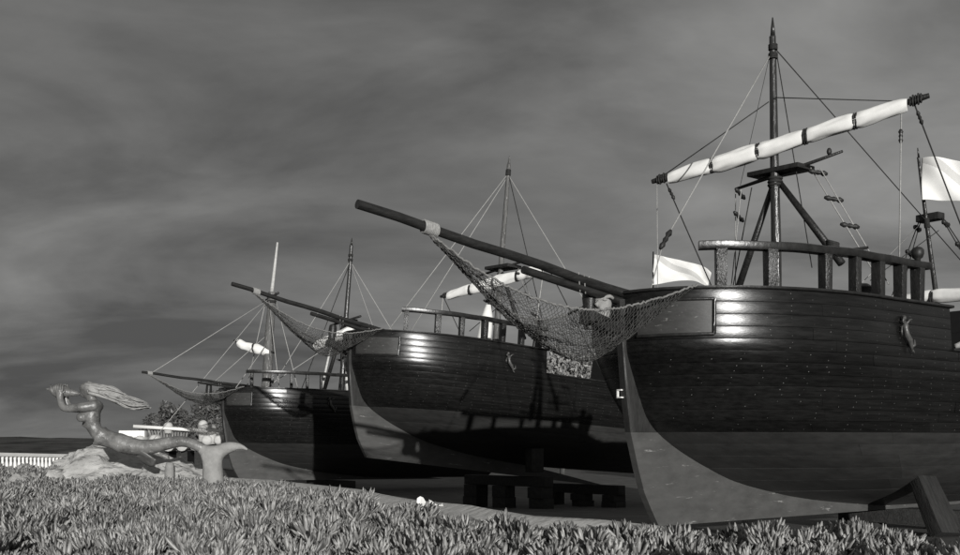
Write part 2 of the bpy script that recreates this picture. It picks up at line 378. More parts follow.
    # name panel on each bow
    for side in (-1, 1):
        z0, z1 = 3.60, 4.20; sa, sb = -.88, P.get('panel_end', -.14)
        def pp(t, v, off):
            z = z0+(z1-z0)*v; s0 = smooth(S0, z); s = s0+.04+(sb-s0-.04)*t**1.9; return hull_pt(0, z, 0, side, off, s_abs=s)
        q = MB(); q.grid([[pp(i/12, v, .022) for i in range(13)] for v in (0, .35, .65, 1)], flip=side > 0); pn = q.build('bow_panel', 'panel', S)
        q = MB()
        for v in (-.03, 1.03): q.tube([pp(i/14, v, .03) for i in range(15)], .032, 6)
        q.tube([pp(1, -.03+1.06*i/5, .03) for i in range(6)], .038, 6)
        q.build('frame', 'rail', pn, True, 60)
    # forecastle handrail on the port side, with its posts
    hs = P['posts']; zr = 5.2
    def rail_path(s, z): return hull_pt(0, 4.4, 0, -1, -.06, s_abs=s)+Vector((0, 0, z-4.4))
    n = 30; a0, a1 = P['rail']; rows = []
    sec = [(-.10, -.075), (.11, -.075), (.125, -.03), (.12, .055), (.08, .075), (-.09, .075), (-.10, -.075)]
    pts = [rail_path(a0+(a1-a0)*(i/n), zr+.006*math.sin(i*.9)) for i in range(n+1)]
    for (o_, dz) in sec:
        row = []
        for i, p in enumerate(pts):
            t = (pts[min(i+1, n)]-pts[max(i-1, 0)]).normalized(); nn = Vector((t.y, -t.x, 0)).normalized(); row.append(p+nn*o_+Vector((0, 0, dz)))
        rows.append(row)
    q = MB(); q.grid(rows); q.add([r[-1] for r in rows[:6]], [(5, 4, 3, 2, 1, 0)]); q.add([r[0] for r in rows[:6]], [(0, 1, 2, 3, 4, 5)])
    q.build('handrail', 'rail', S, True, 35)
    for s in hs:
        p = rail_path(s, 4.45); p2 = rail_path(s+.05, 4.45); t = (p2-p).normalized(); ang = math.atan2(t.y, t.x)
        q = MB(); w = P.get('post_w', .1)*rng.uniform(.9, 1.1)
        q.box((p.x, p.y, 4.79), (w*.85, w, .345), Matrix.Rotation(ang, 3, 'Z'), taper=rng.uniform(1.0, 1.12)); bevel(q.build('rail_post', 'rail_post', S, False), .012)
    p = rail_path(hs[-1], 5.3); q = MB(); q.tube([p+Vector((0, 0, d)) for d in (-.04, .02, .05, .12, .2, .25, .27)], [.06, .06, .10, .125, .125, .09, .03], 12); q.build('post_finial', 'iron', S)
    # bowsprit with a second spar lashed below
    (bt, br) = P['bowsprit']; q = MB()
    pts = [Vector(bt).lerp(Vector(br), i/10)+Vector((0, 0, .015*math.sin(i*1.7))) for i in range(11)]
    q.tube(pts, [P['br']*(.82+.02*i) for i in range(11)], 12); bs = q.build('bowsprit', 'spar', S, True, 50)
    def along(t, d=0): return Vector(bt).lerp(Vector(br), t)+Vector((0, 0, d))
    q = MB(); q.tube([along(.44, -P['br']*1.9), along(1.0, -P['br']*1.85)], [P['br']*.75, P['br']*.95], 10); q.build('lower_spar', 'spar', S, True, 50)
    for t in (.60, .78, .93):
        q = MB(); q.tube([along(t+.006*k, -P['br']*.9)+Vector((0, math.cos(k*2.1)*P['br']*1.15, math.sin(k*2.1)*P['br']*2.1)) for k in range(8)], .012, 5); q.build('lashing', 'lashing', bs)
    tl = P['lash_t']
    q = MB()
    for k in range(9): q.tube([along(tl-.016+.004*k)+Vector((0, math.cos(a)*P['br']*1.08, math.sin(a)*P['br']*1.12)) for a in [2*math.pi*j/10 for j in range(11)]], .018, 6)
    q.build('lashing', 'lashing', bs)
    # bitts and carved figure on the bow
    q = MB(); q.tube([(-1.58, .2, 3.72), (-1.57, .2, 4.1), (-1.56, .2, 4.3), (-1.55, .2, 4.5), (-1.55, .2, 4.58)], [.10, .12, .15, .14, .12], 10); q.build('bow_post', 'spar', S, True, 50)
    q = MB(); q.box((-1.28, .12, 3.82), (.50, .16, .12), Matrix.Rotation(R(14), 3, 'Y')); bevel(q.build('beakhead', 'spar', S, False), .03)
    q = MB(); q.box((-.45, .15, 4.42), (.10, .4, .10)); bevel(q.build('bow_bitt', 'rail', S, False), .02)
    if P.get('figure'):
        q = MB(); ox, oy, oz = -1.32, .14, 4.18
        q.tube([(ox, oy, oz-.30), (ox, oy, oz-.2), (ox-.01, oy, oz-.08), (ox-.03, oy, oz+.02), (ox-.02, oy, oz+.12), (ox, oy, oz+.2), (ox+.01, oy, oz+.23)], [.17, .15, .19, .215, .20, .13, .03], 14)
        q.tube([(ox-.17, oy-.10, oz+.07), (ox-.25, oy-.13, oz-.01), (ox-.18, oy-.10, oz-.06)], [.02, .045, .03], 6)
        q.sphere((ox-.15, oy-.13, oz-.11), (.05, .07, .025)); q.sphere((ox-.17, oy+.0, oz+.08), (.05, .05, .03)); q.sphere((ox-.10, oy-.19, oz+.08), (.05, .05, .03))
        q.tube([(ox+.21*math.cos(a), oy+.215*math.sin(a), oz+.12+.03*math.sin(3*a)) for a in [2*math.pi*j/16 for j in range(17)]], .035, 6)
        q.build('carved_head', 'cast', S)
    if P.get('figure'):
        q = MB(); q.box((-.90, .06, 2.60), (.05, .055, .012)); q.box((-.90, .06, 2.46), (.05, .055, .012)); q.box((-.93, .105, 2.53), (.02, .012, .075)); q.build('white_bracket', 'white', S, False)
    # net slung under the bowsprit
    build_net(S, P, along(tl, -P['br']), rng)
    # emblem on the side
    build_emblem(S, P)
    P['rig'](S, P, rng)
    return S

def build_net(S, P, top, rng):
    Pk = P['net']                        # port edge control points
    def curve(pts, t):
        pts = [Vector(p) for p in pts]; n = len(pts)-1; x = min(max(t, 0), 1)*n; i = min(int(x), n-1); f = x-i
        p0, p1, p2, p3 = pts[max(i-1, 0)], pts[i], pts[i+1], pts[min(i+2, n)]
        return .5*((2*p1)+(p2-p0)*f+(2*p0-5*p1+4*p2-p3)*f*f+(3*p1-p0-3*p2+p3)*f**3)
    port = [tuple(top)]+list(Pk); star = [(p[0], -p[1]*P.get('net_star', 1.0), p[2]-.02) for p in port]
    na, nb = P['net_n']; G = []
    for i in range(na+1):
        t = i/na; a, b = curve(port, t), curve(star, t); row = []
        for j in range(nb+1):
            u = j/nb; p = a.lerp(b, u); d = P['net_sag']*math.sin(math.pi*min(1, t*.95)**1.8)*(4*u*(1-u))**.8
            d *= 1+.25*math.sin(t*17+u*5)*.4
            p += Vector((rng.uniform(-.012, .012), rng.uniform(-.012, .012), -d+rng.uniform(-.018, .018)+.03*math.sin(u*23+t*9)*(4*u*(1-u)))); row.append(p)
        G.append(row)
    q = MB(); r_ = P.get('net_r', .0065)
    for i in range(na):
        for j in range(nb+1):
            if (i+j) % 2 == 0:
                if j < nb: q.tube([G[i][j], G[i+1][j+1]], r_, 3, False)
                if j > 0: q.tube([G[i][j], G[i+1][j-1]], r_, 3, False)
    o = q.build('bow_net', 'net', S)
    for e_ in ([r[0] for r in G], [r[-1] for r in G]):
        q = MB(); q.tube([p+Vector((0, 0, .004*math.sin(k*2.3))) for k, p in enumerate(e_)], .02, 6); q.build('edge_rope', 'net_rope', o)
    q = MB(); mid = [r[nb//2] for r in G]
    q.tube(mid, .014, 5); q.build('edge_rope', 'net', o)

def build_emblem(S, P):
    s0, z0 = P['emblem']; q = MB(); k = 1.0
    c = hull_pt(0, z0, 0, -1, .03, s_abs=s0); t1 = (hull_pt(0, z0, 0, -1, .03, s_abs=s0+.1)-c).normalized(); t2 = (hull_pt(0, z0+.1, 0, -1, .03, s_abs=s0)-c).normalized(); n_ = t1.cross(t2)
    def pt(x, y, d=0): return c+t1*x*1.15+t2*y*1.12+n_*d*1.2
    if n_.y > 0: n_ = -n_
    q.sphere(pt(-.02, .25, .02), .055)
    q.tube([pt(-.01, .20, .02), pt(.0, .12, .03), pt(.0, .04, .04), pt(.02, -.05, .04), pt(.10, -.14, .04), pt(.17, -.24, .03), pt(.20, -.34, .02)], [.03, .065, .055, .06, .06, .04, .02], 8)
    q.tube([pt(.17, -.27, .03), pt(.26, -.22, .03), pt(.27, -.12, .03)], [.02, .035, .015], 6)
    q.tube([pt(.18, -.29, .03), pt(.24, -.36, .03)], [.02, .02], 6)
    q.tube([pt(-.03, .14, .03), pt(-.10, .18, .05), pt(-.06, .27, .05)], [.025, .022, .018], 6)
    q.tube([pt(.03, .14, .03), pt(.12, .22, .05), pt(.18, .23, .05)], [.025, .022, .02], 6)
    q.tube([pt(-.08, .10, .02), pt(-.10, 0, .02), pt(-.09, -.06, .02)], [.02, .02, .012], 5)
    q.build('mermaid_emblem', 'emblem', S)

# ------------------------------------------------------------------ rigging pieces
def rope(S, a, b, dark=False, r=.011, d=.0, name='stay'):
    q = MB(); q.tube(sag(a, b, d, 8 if d else 2), r, 5); return q.build(name, 'rope_dark' if dark else 'rope', S)
def deadeye(S, p, ax, ln=.32, r=.035, name='deadeye'):
    p, ax = Vector(p), Vector(ax).normalized(); q = MB()
    q.tube([p-ax*ln*.5, p-ax*ln*.3, p-ax*ln*.15, p, p+ax*ln*.15, p+ax*ln*.3, p+ax*ln*.5], [r*.6, r*1.2, r*.7, r*1.1, r*.7, r*1.3, r*.6], 8); return q.build(name, 'iron', S)
def furled(S, a, b, r, rng, ties=5, pale='sail', bare=.05, ymat='spar'):
    a, b = Vector(a), Vector(b); d = (b-a); ln = d.length; dn = d.normalized()
    q = MB(); q.tube([a-dn*.12, a, b, b+dn*.14], [.05, .06, .06, .05], 10); yd = q.build('yard', ymat, S, True, 50)
    cuts = [bare+(1-2*bare)*k/ties for k in range(ties+1)]; ph = rng.random()*6
    up = Vector((0, 0, 1)); sd_ = dn.cross(up).normalized()
    for c0, c1 in zip(cuts, cuts[1:]):
        q = MB(); rows = []; n = 22; m = 26
        for k in range(m+1):
            ang = 2*math.pi*(k % m)/m; row = []
            for i in range(n+1):
                t = i/n; tt = c0+(c1-c0)*t; f = min(1, (min(t, 1-t)*7.0))
                env = .86+.14*math.sin(f*math.pi/2)
                fold = 1+.05*math.sin(ang*3+ph+t*4)*f+.14*noise.noise((math.cos(ang)*1.6, math.sin(ang)*1.6, tt*5+ph))+.035*math.sin(ang*5-t*9+ph)
                end = .78+.22*min(1, min(tt, 1-tt)*6)
                rad = r*env*fold*end*(1+.20*noise.noise((tt*6, ph, 2.2)))
                c = a.lerp(b, tt)+up*(-r*(.35+.30*noise.noise((tt*5, ph, 7.1))))
                row.append(c+sd_*(math.cos(ang)*rad)+up.cross(sd_).cross(sd_).normalized()*0+Vector((0, 0, math.sin(ang)*rad*1.05)))
            rows.append(row)
        q.grid(rows); q.add([rows[k][0] for k in range(m)], [tuple(range(m))]); q.add([rows[k][n] for k in range(m)], [tuple(range(m))[::-1]])
        q.build('furled_sail', pale, yd, True)
    for c in cuts[1:-1]:
        q = MB()
        for k in (-.025, .025):
            cc = a.lerp(b, c)+dn*k+up*(-r*.35)
            q.tube([cc+sd_*math.cos(t)*r*.93+Vector((0, 0, math.sin(t)*r*.96)) for t in [2*math.pi*j/14 for j in range(15)]], .026, 6)
        q.build('sail_tie', 'rope_dark', yd)
    for e_, s_ in ((a, 1), (b, -1)):
        q = MB()
        for k in range(5):
            cc = e_+dn*s_*(.02+.05*k); q.tube([cc+sd_*math.cos(t)*(.075+.02*(k % 2))+Vector((0, 0, math.sin(t)*(.08+.02*(k % 2)))) for t in [2*math.pi*j/10 for j in range(11)]], .022, 5)
        q.build('yard_lashing', 'rope_dark', yd)
    return yd
def mast(S, foot, top, r0, r1, m='mast', spike=.4, band=None):
    foot, top = Vector(foot), Vector(top); n = 16; pts, rr = [], []
    for i in range(n+1):
        t = i/n; pts.append(foot.lerp(top, t)+Vector((.02*math.sin(t*9), .02*math.cos(t*7), 0))); rr.append(r0+(r1-r0)*t)
    q = MB(); q.tube(pts, rr, 14); o = q.build('mast', m, S, True, 50)
    d = (top-foot).normalized()
    q = MB(); q.tube([top-d*.02, top+d*spike*.5, top+d*spike], [r1*.8, r1*.55, .012], 8); q.build('mast_spike', m, o)
    for k in (band or (.86, .93)):
        q = MB(); c = foot.lerp(top, k); rad = r0+(r1-r0)*k
        for j in range(4): q.tube([c+d*(.03*j)+Vector((math.cos(t)*rad*1.15, math.sin(t)*rad*1.15, 0)) for t in [2*math.pi*i/12 for i in range(13)]], .02, 5)
        q.build('mast_band', 'rope_dark', o)
    return o
def flag(S, p0, drop, length, wave, seed, taper=.12):
    p0 = Vector(p0); rows = []; nu, nv = 90, 60
    ax = Vector(wave).normalized(); nrm = ax.cross(Vector((0, 0, 1))).normalized()
    for i in range(nu+1):
        u = i/nu; row = []
        for j in range(nv+1):
            v = j/nv
            row.append(p0+ax*(length*u)+nrm*(.22*math.sin(u*7+v*2+seed)*u**.6+.07*math.sin(u*13-v*5+seed))+Vector((0, 0, -drop*v*(1-taper*u)-.30*length*u*u*.8+.05*math.sin(u*8+v+seed)*u)))
        rows.append(row)
    q = MB()
    n = nv+1; vs = [p for r in rows for p in r]; fs = []; mi = []
    for i in range(nu):
        for j in range(nv):
            fs.append((i*n+j, i*n+j+1, (i+1)*n+j+1, (i+1)*n+j)); c = (i+.5)/nu-(j+.5)/nv*1.0; mi.append(1 if abs(c-.02) < .13 else 0)  # diagonal band of faces gets the painted fold shade
    q.v = [tuple(p) for p in vs]; q.f = fs; q.m = mi
    o = q.build('flag', ['flag', 'flag_fold_shade'], S)
    md = o.modifiers.new('thick', 'SOLIDIFY'); md.thickness = .006; return o

def rig_one(S, P, rng):
    mt = mast(S, (3.75, 0, 4.05), (3.62, 0, 10.35), .125, .07, band=(.925, .955, .50, .485))
    YL, YR = Vector((2.44, 2.27, 7.52)), Vector((4.78, -2.74, 8.53)); furled(S, YL, YR, .155, rng, 5)
    # crosstree board and bar
    q = MB(); q.box((3.85, -.02, 7.46), (.30, .66, .05), Matrix.Rotation(R(2), 3, 'X')); bevel(q.build('crosstree', 'iron', S, False), .015)
    q = MB(); q.tube([(3.8, 1.15, 7.30), (3.82, 0, 7.40), (3.84, -1.55, 7.56)], [.035, .05, .03], 8); ct = q.build('crosstree_bar', 'spar', S)
    q = MB(); q.sphere((3.83, -1.25, 7.62), (.06, .05, .08), 8, 6); q.build('knob', 'iron', ct)
    for k in (-.05, .02, .09): 
        q = MB(); q.tube([(3.7+math.cos(t)*.135, math.sin(t)*.135, 7.2+k) for t in [2*math.pi*i/14 for i in range(15)]], .032, 6); q.build('mast_lashing', 'rope_dark', mt)
    # raking struts and their foot bars
    for (foot, top) in (((3.95, 1.45, 4.5), (3.72, .08, 7.15)), ((4.05, -1.4, 5.30), (3.72, -.08, 7.22))):
        q = MB(); q.tube([foot, Vector(foot).lerp(Vector(top), .5), top], [.085, .075, .06], 10); st = q.build('strut', 'spar', S)
        q = MB(); c = Vector(foot).lerp(Vector(top), .14)
        for j in range(6): q.tube([c+Vector((math.cos(t)*.11, math.sin(t)*.12, .04*j+.05*math.sin(t))) for t in [2*math.pi*i/10 for i in range(11)]], .028, 5)
        q.build('lashing', 'rope_dark', st)
        f = Vector(foot); q = MB(); q.tube([f+Vector((-.45, .2, .28)), f+Vector((.0, 0, .25)), f+Vector((.4, -.35, .33))], [.03, .045, .03], 8); q.build('foot_bar', 'spar', st)
    # shrouds with bars
    for (a, b_) in (((3.9, -.75, 7.40), (4.75, -1.85, 4.9)), ((3.95, -.95, 7.35), (5.05, -1.85, 4.9))): rope(S, a, b_, r=.014, name='shroud')
    for t in (.04, .27, .50): deadeye(S, Vector((3.92, -.85, 7.38)).lerp(Vector((4.9, -1.85, 4.9)), t), (1, -.55, -.15), .42, .05, 'shroud_bar')
    for (a, b_) in (((3.75, .95, 7.25), (4.35, 1.8, 4.6)), ((3.8, 1.15, 7.25), (4.6, 1.8, 4.6))): rope(S, a, b_, r=.012, name='shroud')
    rope(S, (3.8, .70, 7.25), (4.3, 1.75, 4.7), True, .014, name='shroud')
    for t in (.02, .20): deadeye(S, Vector((3.78, 1.0, 7.22)).lerp(Vector((4.5, 1.8, 4.6)), t), (1, .2, -.35), .46, .045, 'shroud_bar')
    # stays and lifts
    rope(S, (3.58, .03, 9.95), (.30, 0, 5.62), r=.015); deadeye(S, (.27, 0, 5.58), (3.3, 0, 4.4), .5, .05, 'turnbuckle'); rope(S, (.2, 0, 5.5), (-.17, 0, 4.5), r=.012)
    rope(S, (3.58, .07, 8.95), YL+Vector((.04, -.1, .06)), True, .013, name='yard_lift'); rope(S, (3.58, -.07, 9.0), YL.lerp(YR, .9)+Vector((0, 0, .12)), True, .012, name='yard_lift')
    rope(S, (3.65, -.02, 10.1), (11.4, 0, 6.35), True, .013); rope(S, (11.4, 0, 6.35), (13.5, 0, 5.3), True, .013)
    rope(S, (3.68, -.05, 10.0), (3.88, -.8, 5.28), True, .012); rope(S, (3.6, .05, 10.0), (3.78, 1.0, 7.35), True, .006)
    rope(S, YL+Vector((0, 0, -.1)), (2.5, 2.3, 4.6), r=.010, name='halyard'); rope(S, YL+Vector((.1, -.2, -.1)), (2.75, .9, 4.9), True, .015, name='brace')
    deadeye(S, YL+Vector((.13, -.32, -.35)), (.2, -.7, -1.4), .3, .035, 'block')
    rope(S, YL.lerp(YR, .93)+Vector((0, 0, -.2)), (4.35, -2.5, 4.9), r=.015, name='halyard'); deadeye(S, YL.lerp(YR, .93)+Vector((-.02, 0, -.65)), (0, 0, 1), .28, .04, 'block')
    rope(S, YL.lerp(YR, .97), (8.2, -2.6, 4.2), True, .016, name='brace'); deadeye(S, YL.lerp(YR, .97)+Vector((.25, 0, -.3)), (1, .0, -1.2), .3, .035, 'block')
    rope(S, (4.9, -1.2, 4.9), (9.95, .3, 7.1), r=.008); rope(S, (5.4, -1.2, 5.1), (10.0, -.2, 6.9), True, .01)
    # mizzen with flag
    mz = mast(S, (10.75, 0, 3.0), (9.42, 0, 8.7), .085, .035, spike=.22, band=(.70, .72))
    q = MB(); q.box((9.95, 0, 7.25), (.16, .30, .09)); bevel(q.build('crosstree', 'iron', S, False), .02)
    for sgn in (1, -1):
        for k in (.0, .25): rope(S, (9.95+k*.3, sgn*.3, 7.2), (10.3+k*2, sgn*1.6, 4.6), True, .014, name='shroud')
        for t in (.06, .28, .5): deadeye(S, Vector((9.98, sgn*.3, 7.2)).lerp(Vector((10.5, sgn*1.6, 4.6)), t), (1, 0, -.3), .3, .055, 'shroud_bar')
    furled(S, (9.2, 2.6, 5.15), (10.1, -3.1, 5.35), .17, rng, 4)
    flag(S, (9.47, -.05, 8.66), 1.05, 2.0, (.62, -.75, 0), .6)
    # rolled bundle and dark box on the waist rail
    q = MB(); q.tube([(7.35, -2.05, 3.72), (7.75, -2.10, 3.80), (8.5, -2.1, 3.70), (9.1, -2.05, 3.72)], [.05, .11, .12, .08], 10); q.build('rolled_bundle', 'lashing', S)
    q = MB(); q.box((7.85, -2.26, 3.2), (.55, .05, .26)); bevel(q.build('gun_port', 'iron', S, False), .01)
    # gear on the forecastle seen through the posts
    q = MB(); q.tube([(5.6, -.9, 4.05), (5.6, -.9, 4.5), (5.6, -.9, 4.62), (5.6, -.9, 4.8), (5.6, -.9, 5.0), (5.6, -.9, 5.08)], [.14, .12, .2, .16, .22, .1], 12); q.build('capstan', 'spar', S, True, 50)
    q = MB(); q.tube([(6.1, -.3, 4.1), (6.15, -.3, 4.5), (6.2, -.28, 4.9), (6.2, -.28, 5.02)], [.16, .12, .18, .08], 10); q.build('coiled_rope', 'lashing', S)
def rig_two(S, P, rng):
    mast(S, (5.55, 0, 4.05), (5.75, 0, 12.0), .14, .075, 'mast_pale', .35, (.945, .96))
    YL, YR = Vector((4.35, 2.05, 6.73)), Vector((6.4, -1.92, 7.78)); furled(S, YL, YR, .20, rng, 4)
    q = MB(); q.box((5.75, .02, 7.85), (.35, .75, .06), Matrix.Rotation(R(2), 3, 'X')); bevel(q.build('crosstree', 'iron', S, False), .015)
    q = MB(); q.tube([(5.7, 1.6, 7.7), (5.75, -1.4, 7.95)], .05, 8); q.build('crosstree_bar', 'spar', S)
    for sgn in (1, -1):
        q = MB(); q.tube([(5.8, sgn*1.5, 4.9), (5.62, sgn*.1, 7.6)], [.09, .07], 9); q.build('strut', 'spar', S)
        for k in (0, .35): rope(S, (5.8+k*.3, sgn*.9, 7.7), (6.5+k, sgn*1.9, 4.4), r=.016, name='shroud')
        for t in (.08, .32, .55): deadeye(S, Vector((5.85, sgn*.9, 7.7)).lerp(Vector((6.7, sgn*1.9, 4.4)), t), (1, -sgn*.3, -.2), .6, .055, 'shroud_bar')
    rope(S, (5.7, .05, 11.55), (1.3, 1.5, 4.6), r=.02); rope(S, (5.7, .08, 11.4), (2.3, 1.5, 4.6), r=.02)
    rope(S, (5.76, -.05, 11.5), (11.2, -2.3, 3.55), r=.018); rope(S, (5.76, -.05, 11.5), (6.9, -1.8, 4.4), True, .018)
    rope(S, YL, (5.6, 1.6, 4.4), True, .02, name='brace'); rope(S, YL, (4.3, 2.1, 4.4), r=.03, name='halyard')
    rope(S, YR, (9.8, -2, 3.6), True, .02, name='brace'); rope(S, YL.lerp(YR, .97), (6.0, -1.8, 4.5), r=.03, name='halyard')
    rope(S, YR, (5.0, 1.0, 5.3), True, .016, name='brace')
    q = MB(); q.tube([(5.1, .2, 4.3), (5.15, .2, 5.0), (5.2, .15, 5.8), (5.2, .1, 6.3)], [.22, .30, .24, .1], 10); q.build('hanging_sail', 'sail', S)
    q = MB(); q.tube([(14.5, 0, 4.6), (14.15, 0, 10.0)], [.06, .03], 8); q.build('flagstaff', 'spar', S)
    flag(S, (14.15, -.05, 9.85), 1.35, 2.6, (.75, -.5, 0), 2.1, .6)
def rig_three(S, P, rng):
    mast(S, (1.3, 0, 4.05), (1.55, 0, 9.3), .27, .19, 'mast_pale', .05, (.9, .95))
    q = MB(); q.tube([(1.5, 0, 9.0), (1.8, 0, 11.8)], [.10, .05], 8); q.build('topmast', 'rawhite', S)
    q = MB(); q.tube([(1.5, .9, 8.9), (1.6, -.6, 9.2)], .06, 8); q.build('crosstree_bar', 'spar', S)
    furled(S, (.21, 1.17, 6.86), (1.5, -.21, 6.31), .22, rng, 2)
    mast(S, (5.5, 0, 4.05), (6.0, 0, 12.2), .17, .09, 'mast', .4, (.9, .93))
    furled(S, (4.38, 1.1, 6.91), (5.98, -.64, 7.93), .24, rng, 2)
    q = MB(); q.box((5.75, 0, 8.2), (.3, .7, .07)); bevel(q.build('crosstree', 'iron', S, False), .015)
    q = MB(); q.tube([(5.6, 1.3, 8.1), (5.8, -1.4, 8.35)], .06, 8); q.build('crosstree_bar', 'spar', S)
    for sgn in (1, -1):
        q = MB(); q.tube([(5.3, sgn*1.5, 4.5), (5.65, sgn*.1, 8.0)], [.11, .09], 8); q.build('strut', 'spar', S)
        for k in (0, .4): rope(S, (5.8+k*.3, sgn*.7, 8.1), (6.6+k, sgn*1.9, 4.4), True, .022, name='shroud')
        for k in (-.2, .2): rope(S, (1.5+k, sgn*.2, 8.8), (1.6+k*2.5, sgn*1.9, 4.4), r=.022, name='shroud')
        for t in (.3, .5, .7): deadeye(S, Vector((5.9, sgn*.7, 8.1)).lerp(Vector((6.8, sgn*1.9, 4.4)), t), (1, 0, -.2), .8, .05, 'shroud_bar')
    rope(S, (1.5, 0, 9.0), (-4.5, 0, 4.9), r=.02); rope(S, (1.55, 0, 9.1), (-4.9, 1.2, .6), r=.018); rope(S, (1.4, .1, 7.2), (-1.3, 1.2, 4.4), r=.018); rope(S, (1.4, -.1, 6.9), (-.8, -1.2, 4.4), r=.018)
    rope(S, (5.9, 0, 11.3), (2.3, 1.7, 4.5), r=.022); rope(S, (5.9, 0, 11.2), (4.1, 1.8, 4.5), True, .022); rope(S, (6.0, 0, 11.3), (10.5, -1.5, 4.0), r=.022); rope(S, (6.0, 0, 11.2), (8.0, -1.8, 4.0), r=.018)
    rope(S, (5.9, 0, 7.6), (.6, -1.4, 4.45), r=.02)
    q = MB(); q.tube([(5.45, -1.0, 4.45), (5.45, -1.02, 5.0), (5.42, -1.0, 5.6), (5.45, -.98, 6.15)], [.20, .26, .2, .12], 10); q.build('hanging_sail', 'sail', S)
    q = MB(); q.tube([(3.6, -1.5, 4.6), (4.3, -1.2, 7.0)], [.06, .05], 8); q.build('boat_pole', 'rawhite', S)

SHIPS = [
 ('wooden_ship', dict(seed=1, loc=(3.42, 20.0, -.01), th=37, pitch=0, label='nearest and largest dark wooden sailing ship, its bow filling the right half', rail=(-.34, 5.2), posts=[-.04, .77, 1.92, 2.71, 3.46, 4.23, 4.87],
   bowsprit=((-6.67, 0, 5.33), (.9, 0, 4.15)), br=.092, lash_t=.18, net=[(-4.3, -.22, 4.42), (-3.3, -.55, 4.02), (-2.3, -.85, 3.93), (-1.3, -1.08, 4.14), (-.4, -1.42, 4.47)], net_n=(150, 50), net_sag=.78, net_r=.0055, emblem=(4.15, 3.78), figure=True, rig=rig_one)),
 ('wooden_ship', dict(seed=2, loc=(-4.1, 37.0, .98), th=37, pitch=4, label='middle of the three wooden ships, pitched bow up on timber blocks', rail=(.06, 5.95), posts=[.2, 1.22, 2.1, 3.06, 3.88, 4.77, 5.6], drag=.045, panel_end=.05,
   bowsprit=((-5.5, 0, 5.40), (1.2, 0, 4.5)), br=.088, lash_t=.13, net=[(-3.6, -.25, 4.62), (-2.6, -.6, 4.25), (-1.6, -.9, 4.2), (-.45, -1.38, 4.47)], net_n=(120, 42), net_sag=.66, net_r=.0075, emblem=(4.12, 3.78), rig=rig_two)),
 ('wooden_ship', dict(seed=3, loc=(-11.68, 50.0, -.39), th=37, pitch=1, label='farthest wooden ship at the left, behind the tail of the mermaid statue', rail=(-.35, 5.9), posts=[-.17, .66, 1.49, 2.25, 2.97, 4.12, 5.2], post_w=.07,
   bowsprit=((-4.85, 0, 4.98), (1.2, 0, 4.5)), br=.072, lash_t=.06, net=[(-3.4, -.2, 4.35), (-2.5, -.5, 4.1), (-1.5, -.85, 4.15), (-.45, -1.38, 4.47)], net_n=(90, 30), net_sag=.45, net_r=.009, emblem=(3.41, 3.75), rig=rig_three)),
]
SH = []
for nm, P in SHIPS: SH.append(build_ship(nm, P))

# ------------------------------------------------------------------ timber supports under the ships
def to_world(P, p):
    return Matrix.Translation(P['loc']) @ (Matrix.Rotation(R(P['th']), 4, 'Z') @ Matrix.Rotation(R(P['pitch']), 4, 'Y')) @ Vector(p)
rs = random.Random(5)
def timber(name, c, h, rz, label, cat, group=None, m='block', rot=None):
    q = MB(); q.box((0, 0, 0), h, rot); o = q.build(name, m, None, False); bevel(o, min(h)*.09)
    o.location = c; o.rotation_euler = (0, 0, rz); return tag(o, label, cat, group)
def stack(x, y, ztop, w, n, rz, who):
    zg = ground_z(x, y)-.03; hh = (ztop-zg)/n
    for k in range(n):
        timber('support_block', (x+rs.uniform(-.04, .04), y+rs.uniform(-.04, .04), zg+hh*(k+.5)), (w*rs.uniform(.9, 1.08), w*rs.uniform(.85, 1.0), hh*.497), rz+rs.uniform(-.1, .1), (('lower', 'upper')[k] if n > 1 else 'single')+who, 'block', 'support blocks under the ships')
def cradle(P, s, halfw, ztop, stacks, who, short, nblk=2):
    a, b_ = to_world(P, (s-.35, halfw, ztop-.2)), to_world(P, (s+.35, -halfw, ztop-.2)); c = (a+b_)/2; d = b_-a; rz = math.atan2(d.y, d.x)
    z = min(a.z, b_.z)
    timber('cross_beam', (c.x, c.y, c.z), (d.length/2, .24, .19), rz, 'heavy timber cross beam under '+who, 'beam')
    for t in stacks:
        side = 'left' if t < .3 else 'right' if t > .7 else 'middle'
        p = a.lerp(b_, t); stack(p.x, p.y, c.z-.195, .36, nblk, rz, ' dark block on the '+side+' under the beam of '+short)
P1, P2, P3 = (s[1] for s in SHIPS)
cradle(P2, 6.55, 2.15, -.36, (.09, .45, .90), 'the middle ship, at the middle of its keel', 'the middle ship amidships', 2)
cradle(P2, 10.6, 2.0, -.52, (.1, .5, .9), 'the middle ship, close behind the nearest bow', 'the middle ship farther aft', 2)
cradle(P1, 8.9, 1.6, -.03, (.2, .8), 'the nearest ship', 'the nearest ship', 1)
cradle(P3, 5.0, 1.6, -.03, (.2, .8), 'the farthest ship', 'the farthest ship', 1)
for P, s, w in ((P1, 3.2, 'the forefoot of the nearest ship'), (P3, 2.2, 'the forefoot of the farthest ship')):
    p = to_world(P, (s, 0, -.03)); stack(p.x, p.y, p.z, .3, 1, R(P['th']), ' low timber block under '+w)
# upright between cross beam and hull of the middle ship, port side
p = to_world(P2, (6.6, -1.55, .28)); timber('support_post', p, (.30, .2, .46), R(37), 'upright timber between cross beam and painted hull of the middle ship', 'post')
# slanting shore at the nearest ship
a = to_world(P1, (6.55, -2.3, -.42)); b_ = to_world(P1, (6.75, -1.62, .80)); d = (b_-a); rot = d.to_track_quat('Z', 'Y').to_matrix()
q = MB(); q.box((0, 0, d.length/2), (.36, .17, d.length/2), Matrix.Rotation(R(8), 3, 'Z'), taper=.82); sh = bevel(q.build('hull_shore', 'prop', None, False), .02)
sh.location = a; sh.rotation_euler = rot.to_euler(); tag(sh, 'slanting timber shore propping the hull of the nearest ship at lower right', 'shore')

